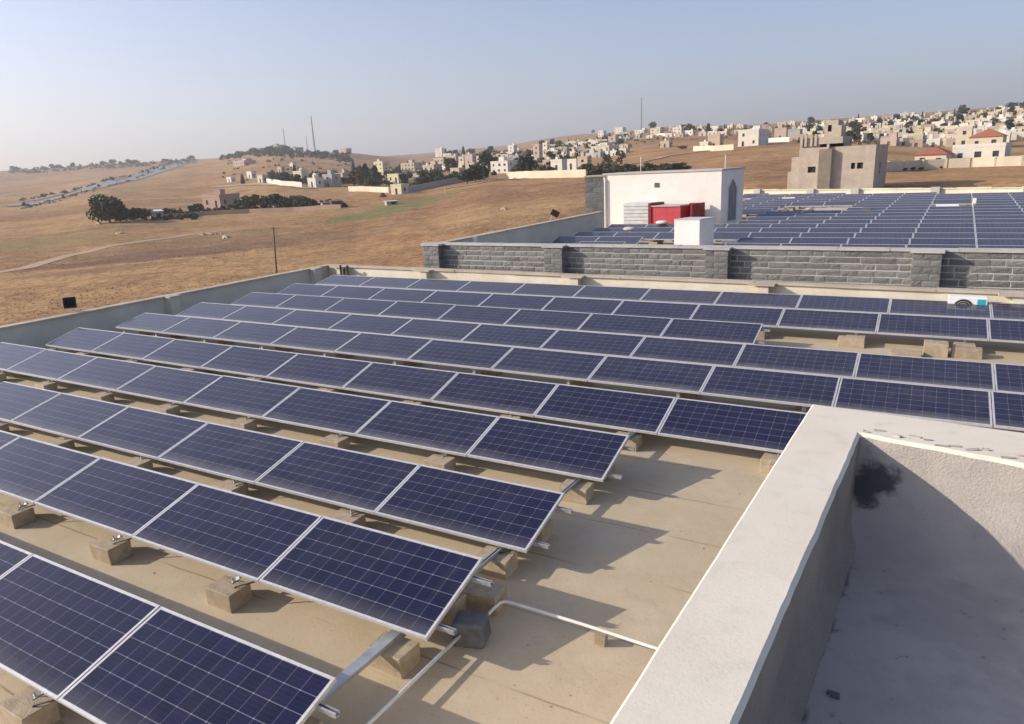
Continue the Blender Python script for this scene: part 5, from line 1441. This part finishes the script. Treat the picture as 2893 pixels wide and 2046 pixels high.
def shrub_mass(name, spots, mat, label, size=0.9, kind="stuff"):
    """spots: (x in the photograph, y, width px, height px) clumps draped on the terrain"""
    mb = MB(); q = random.Random(len(spots))
    for xd, yd, wpx, hpx in spots:
        X, Y, Z, rr = place(xd, yd); k = K*rr/FOC; w, h = wpx*k, hpx*k; s = size*h*0.22
        n = 34
        for _ in range(n):
            a = q.uniform(0, 6.28); e = q.random()**0.5; u = q.random()
            x, y = X+math.cos(a)*e*w/2, Y+math.sin(a)*e*w/2; z = Z+h*u*math.sqrt(max(0.05, 1-e*e))
            A = Vector((q.gauss(0, 1), q.gauss(0, 1), q.gauss(0, 1))).normalized(); B = A.orthogonal().normalized(); C_ = A.cross(B); p = Vector((x, y, z)); t = s*q.uniform(0.7, 1.5)
            mb.quad(p-B*t-C_*t*0.5, p+B*t*0.3-C_*t, p+B*t+C_*t*0.4, p-B*t*0.2+C_*t)
    o = mb.build(name, mat); tag(o, label, kind=kind); return o
q_ = random.Random(31)
sp = []
for i in range(120):
    xd = q_.uniform(20, 440); ys = float(np.interp(xd, [-40, 64, 250, 430], [380, 378, 366, 356])); sp.append((xd, ys+q_.uniform(3, 12), q_.uniform(6, 16), q_.uniform(3, 7)))
shrub_mass("undergrowth", sp, M['leaf_olive'], "band of low scrub along the far left skyline")
sp = []
for i in range(170):
    t_ = q_.random(); xd = 45+t_*390; yr = float(np.interp(xd, [50, 120, 190, 240, 300, 360, 430], [458, 445, 428, 411, 398, 378, 359])); sp.append((xd, yr+q_.choice([-11, -9, -8, 6, 8, 11])*(1-t_*0.65), q_.uniform(4, 11), q_.uniform(2.5, 6)*(1-t_*0.4)))
shrub_mass("undergrowth", sp, M['leaf_dark'], "roadside scrub lining the far highway")
sp = []
for i in range(200):
    xd = q_.uniform(495, 785); ys = float(np.interp(xd, [495, 560, 620, 700, 782], [346, 338, 336, 341, 349])); sp.append((xd, ys+q_.uniform(0, 15), q_.uniform(5, 12), q_.uniform(4, 9)))
for i in range(90): sp.append((q_.uniform(500, 790), q_.uniform(352, 405), q_.uniform(4, 10), q_.uniform(2, 6)))
for i in range(120): sp.append((q_.uniform(600, 790), q_.uniform(392, 414), q_.uniform(8, 18), q_.uniform(6, 13)))
shrub_mass("undergrowth", sp, M['leaf_dark'], "dark wooded cover on the left hilltop and its flank")
sp = []
for i in range(620):
    xd = q_.uniform(1790, 2320); yd = sky(xd)+4+q_.random()*66
    if yd < 325: sp.append((xd, yd, q_.uniform(5, 13), q_.uniform(3, 8)))
for i in range(150):
    xd = q_.uniform(1380, 1800); sp.append((xd, sky(xd)+q_.uniform(2, 30), q_.uniform(4, 11), q_.uniform(2, 5)))
shrub_mass("undergrowth", sp, M['leaf_olive'], "bushes and gardens between the hillside houses")
sp = []
for i in range(430):
    xd = q_.uniform(780, 1400); y0_ = float(np.interp(xd, [780, 960, 1400], [388, 366, sky(1400)+10])); y1_ = float(np.interp(xd, [780, 900, 1060, 1140, 1400], [418, 420, 402, 388, 372])); sp.append((xd, q_.uniform(y0_, y1_), q_.uniform(7, 18), q_.uniform(5, 13)))
shrub_mass("undergrowth", sp, M['leaf_dark'], "bushes and gardens between the valley houses")
sp = []
for i in range(230):
    xd = q_.uniform(400, 775); sp.append((xd, float(np.interp(xd, [430, 765], [481, 465]))+q_.uniform(-7, 0), q_.uniform(6, 14), q_.uniform(4, 9)))
for i in range(80): sp.append((q_.uniform(275, 440), q_.uniform(480, 494), q_.uniform(8, 14), q_.uniform(6, 12)))
shrub_mass("hedge", sp, M['leaf_dark'], "dark hedge along the low wall of the left field")
sp = []
for i in range(150):
    xd = q_.uniform(1312, 1530); sp.append((xd, float(np.interp(xd, [1312, 1530], [392, 386]))+q_.uniform(-10, 2), q_.uniform(6, 14), q_.uniform(4, 10)))
for i in range(90):
    xd = q_.uniform(940, 1090); sp.append((xd, float(np.interp(xd, [940, 1090], [420, 402]))+q_.uniform(-6, 0), q_.uniform(8, 15), q_.uniform(7, 13)))
shrub_mass("hedge", sp, M['leaf_dark'], "dense olive grove undergrowth behind the plant room")

# ------------------------------------------------------------------ masts, poles, small field things
def mast(xd, yd, ytop, r, label, lattice=True):
    X, Y, Z, rr = place(xd, yd)
    h = (yd-ytop)*K*rr/FOC
    m_ = empty("antenna_mast", (X, Y, Z)); tag(m_, label, "mast")
    mb = MB()
    for k in range(3):
        a = k*2*math.pi/3; mb.bar((math.cos(a)*r, math.sin(a)*r, -1), (math.cos(a)*r*0.25, math.sin(a)*r*0.25, h), r*0.28, r*0.28)
    mb.build("leg", M['steel_dark'], m_)
    mb = MB(); n_ = 14
    for i in range(n_):
        z0, z1 = h*i/n_, h*(i+1)/n_; f0, f1 = 1-0.75*i/n_, 1-0.75*(i+1)/n_
        for k in range(3):
            a, b = k*2*math.pi/3, (k+1)*2*math.pi/3
            mb.bar((math.cos(a)*r*f0, math.sin(a)*r*f0, z0), (math.cos(b)*r*f1, math.sin(b)*r*f1, z1), r*0.14, r*0.14)
    mb.build("brace", M['steel_dark'], m_)
    return m_
mast(707, 344, 265, 1.3, "tall lattice mast on the left hilltop")
mast(641, 338, 290, 0.9, "shorter lattice mast left of the tall one on the hilltop")
mast(1438.5, 292, 223, 1.1, "tall lattice mast on the middle ridge")
mast(690, 338, 305, 0.7, "shortest thin mast beside the tall hilltop mast")
# timber pole
d = ray(621, 640); hh = math.hypot(d[0], d[1]); r_ = 82
X, Y = CP[0]+d[0]/hh*r_, CP[1]+d[1]/hh*r_
zt_ = CP[2]+r_*ray(613, 508)[2]/math.hypot(*ray(613, 508)[:2])
pl = empty("utility_pole", (X, Y, ground(X, Y))); tag(pl, "thin leaning wooden pole in the near field", "pole")
dl_ = ray(613, 508); hl = math.hypot(dl_[0], dl_[1]); topx, topy = CP[0]+dl_[0]/hl*r_-X, CP[1]+dl_[1]/hl*r_-Y
mb = MB(); mb.tube([(0, 0, -0.3), (topx, topy, zt_-pl.location.z)], [0.11, 0.06], 7); mb.build("shaft", M['wood'], pl)
mb = MB(); mb.bar((topx-0.35, topy, zt_-pl.location.z-0.2), (topx+0.35, topy, zt_-pl.location.z-0.25), 0.07, 0.07); mb.build("crossarm", M['wood'], pl)
X, Y, Z, rr = place(998, 437)
mb = MB(); mb.tube([(0, 0, -0.2), (0, 0, 2.3)], 0.12, 7); o = mb.build("marker_post", M['h_cream'], None, (X, Y, Z)); tag(o, "short pale post in the field below the grey wall", "post")
def shed(xd, yd, wpx, hpx, body, roofm, label, name="shed"):
    X, Y, Z, rr = place(xd, yd); s = K*rr/FOC; w, h = wpx*s, hpx*s
    t = empty(name, (X, Y, Z), -math.atan2(X-CP[0], Y-CP[1])+0.3); tag(t, label, "shed")
    mb = MB(); wall_quads(mb, 'x', -w/2, w/2, -1, h*0.8, [(-w*0.1, w*0.3, 0.05, h*0.6)], 0, 0.2, 0, 1); wall_quads(mb, 'y', 0, w*0.6, -1, h*0.8, [], 0, 0.2, w/2, -1); wall_quads(mb, 'y', 0, w*0.6, -1, h*0.8, [], 0, 0.2, -w/2, 1); wall_quads(mb, 'x', -w/2, w/2, -1, h*0.8, [], 0, 0.2, w*0.6, -1)
    mb.build("wall", body, t)
    mb = MB(); mb.quad((-w*0.1, 0.19, 0.05), (w*0.3, 0.19, 0.05), (w*0.3, 0.19, h*0.6), (-w*0.1, 0.19, h*0.6)); mb.build("door", M['void'], t)
    mb = MB(); mb.hexa([(-w*0.56, -0.3, h*0.8+.01), (w*0.56, -0.3, h*0.8+.01), (w*0.56, w*0.68, h*0.9), (-w*0.56, w*0.68, h*0.9), (-w*0.56, -0.3, h*0.86), (w*0.56, -0.3, h*0.86), (w*0.56, w*0.68, h), (-w*0.56, w*0.68, h)]); mb.build("roof", roofm, t)
shed(355, 491, 25, 20, M['h_grey'], M['white_paint'], "white-roofed shed right of the big field tree")
shed(735, 467, 22, 14, M['h_grey'], M['steel_dark'], "dark shed at the right end of the hedge row")
shed(757, 466, 24, 17, M['rust'], M['steel_dark'], "dark purple-brown shed ending the hedge row")
shed(880, 459, 26, 9, M['h_grey'], M['h_cream'], "small pale-roofed shelter by the green patch")
shed(641, 462, 7, 22, M['h_white'], M['white_paint'], "tiny white kiosk showing above the hedge row")
def rock(xd, yd, wpx, hpx, mat, label, name="rubble_pile"):
    X, Y, Z, rr = place(xd, yd); s = K*rr/FOC; w, h = wpx*s, hpx*s
    mb = MB(); q = random.Random(int(xd))
    for i in range(26):
        a = q.uniform(0, 6.28); r_ = q.random()**0.5; sz = q.uniform(0.1, 0.25)*h+0.1
        x, y = math.cos(a)*r_*w/2, math.sin(a)*r_*w/3; z = h*(1-r_)*0.7
        mb.jbox(x-sz, x+sz, y-sz, y+sz, z-0.5*sz, z+sz, sz*0.35)
    o = mb.build(name, mat, None, (X, Y, Z)); tag(o, label, "rubble"); return o
rock(270, 524, 20, 4, M['h_cream'], "small pale rubble pile left of the dirt track")
rock(507, 534, 16, 8, M['h_cream'], "pale rubble pile at the end of the stony strip")
rock(470, 525, 62, 4, M['h_beige'], "long stony strip in the middle of the near field")
rock(858, 442, 14, 9, M['rust'], "brown heap left of the lowest cream hut")
rock(222, 503, 16, 6, M['h_cream'], "pale stones at the foot of the big field tree")
rock(1130, 470, 12, 6, M['h_beige'], "small tan heap in the orange field")
# scattered dry scrub on the near field
mb = MB(); q = random.Random(11)
for i in range(9000):
    xd = q.uniform(-60, 1330); r_ = 70*math.exp(q.random()*1.5)
    dq = ray(xd, horizon(xd)); hq = math.hypot(dq[0], dq[1]); x, y = CP[0]+dq[0]/hq*r_, CP[1]+dq[1]/hq*r_
    if noise.noise(Vector((x*0.03, y*0.03, 0))) < -0.12: continue
    if -14.9 < x < 15 and y < 67: continue
    z = ground(x, y); s = q.uniform(0.04, 0.13)
    for k in range(5):
        a = q.uniform(0, 6.28); l = s*q.uniform(0.6, 1.2)
        mb.tri((x+math.cos(a)*0.05, y+math.sin(a)*0.05, z-0.03), (x+math.cos(a+1.2)*s*0.7, y+math.sin(a+1.2)*s*0.7, z-0.02), (x+math.cos(a+0.5)*l, y+math.sin(a+0.5)*l, z+s*q.uniform(0.6, 1.3)))
o = mb.build("dry_scrub", M['straw']); tag(o, "scattered tufts of dry scrub over the near field", kind="stuff")

# ------------------------------------------------------------------ haze
HZ = True
if HZ:
    mb = MB(); mb.box(-5200, 5200, -3000, 7000, -160, 420); hz = NT("haze_air")
    hz.t.nodes.remove(hz.p); pv = hz.t.nodes.new("ShaderNodeVolumePrincipled"); out = [n_ for n_ in hz.t.nodes if n_.type == 'OUTPUT_MATERIAL'][0]
    pv.inputs["Color"].default_value = (0.93, 0.95, 0.99, 1); pv.inputs["Density"].default_value = 0.00024; pv.inputs["Anisotropy"].default_value = 0.3
    hz.t.links.new(pv.outputs[0], out.inputs["Volume"])
    o = mb.build("haze", hz.m); tag(o, "thin pale haze over the hills", kind="stuff")

# ------------------------------------------------------------------ make repeated labels single things out
def numbered(o, xs):
    pass
from collections import defaultdict
by = defaultdict(list)
for o in bpy.data.objects:
    if o.parent is None and o.get("label") and o.get("category"): by[o["label"]].append(o)
for lab, os_ in by.items():
    if len(os_) < 2: continue
    def sx(o):
        d = np.array(o.location)-CP; return float(d@CR)/float(d@CF)
    os_.sort(key=sx)
    for i, o in enumerate(os_): o["label"] = f"{lab}, {nth(i+1)} from the left"
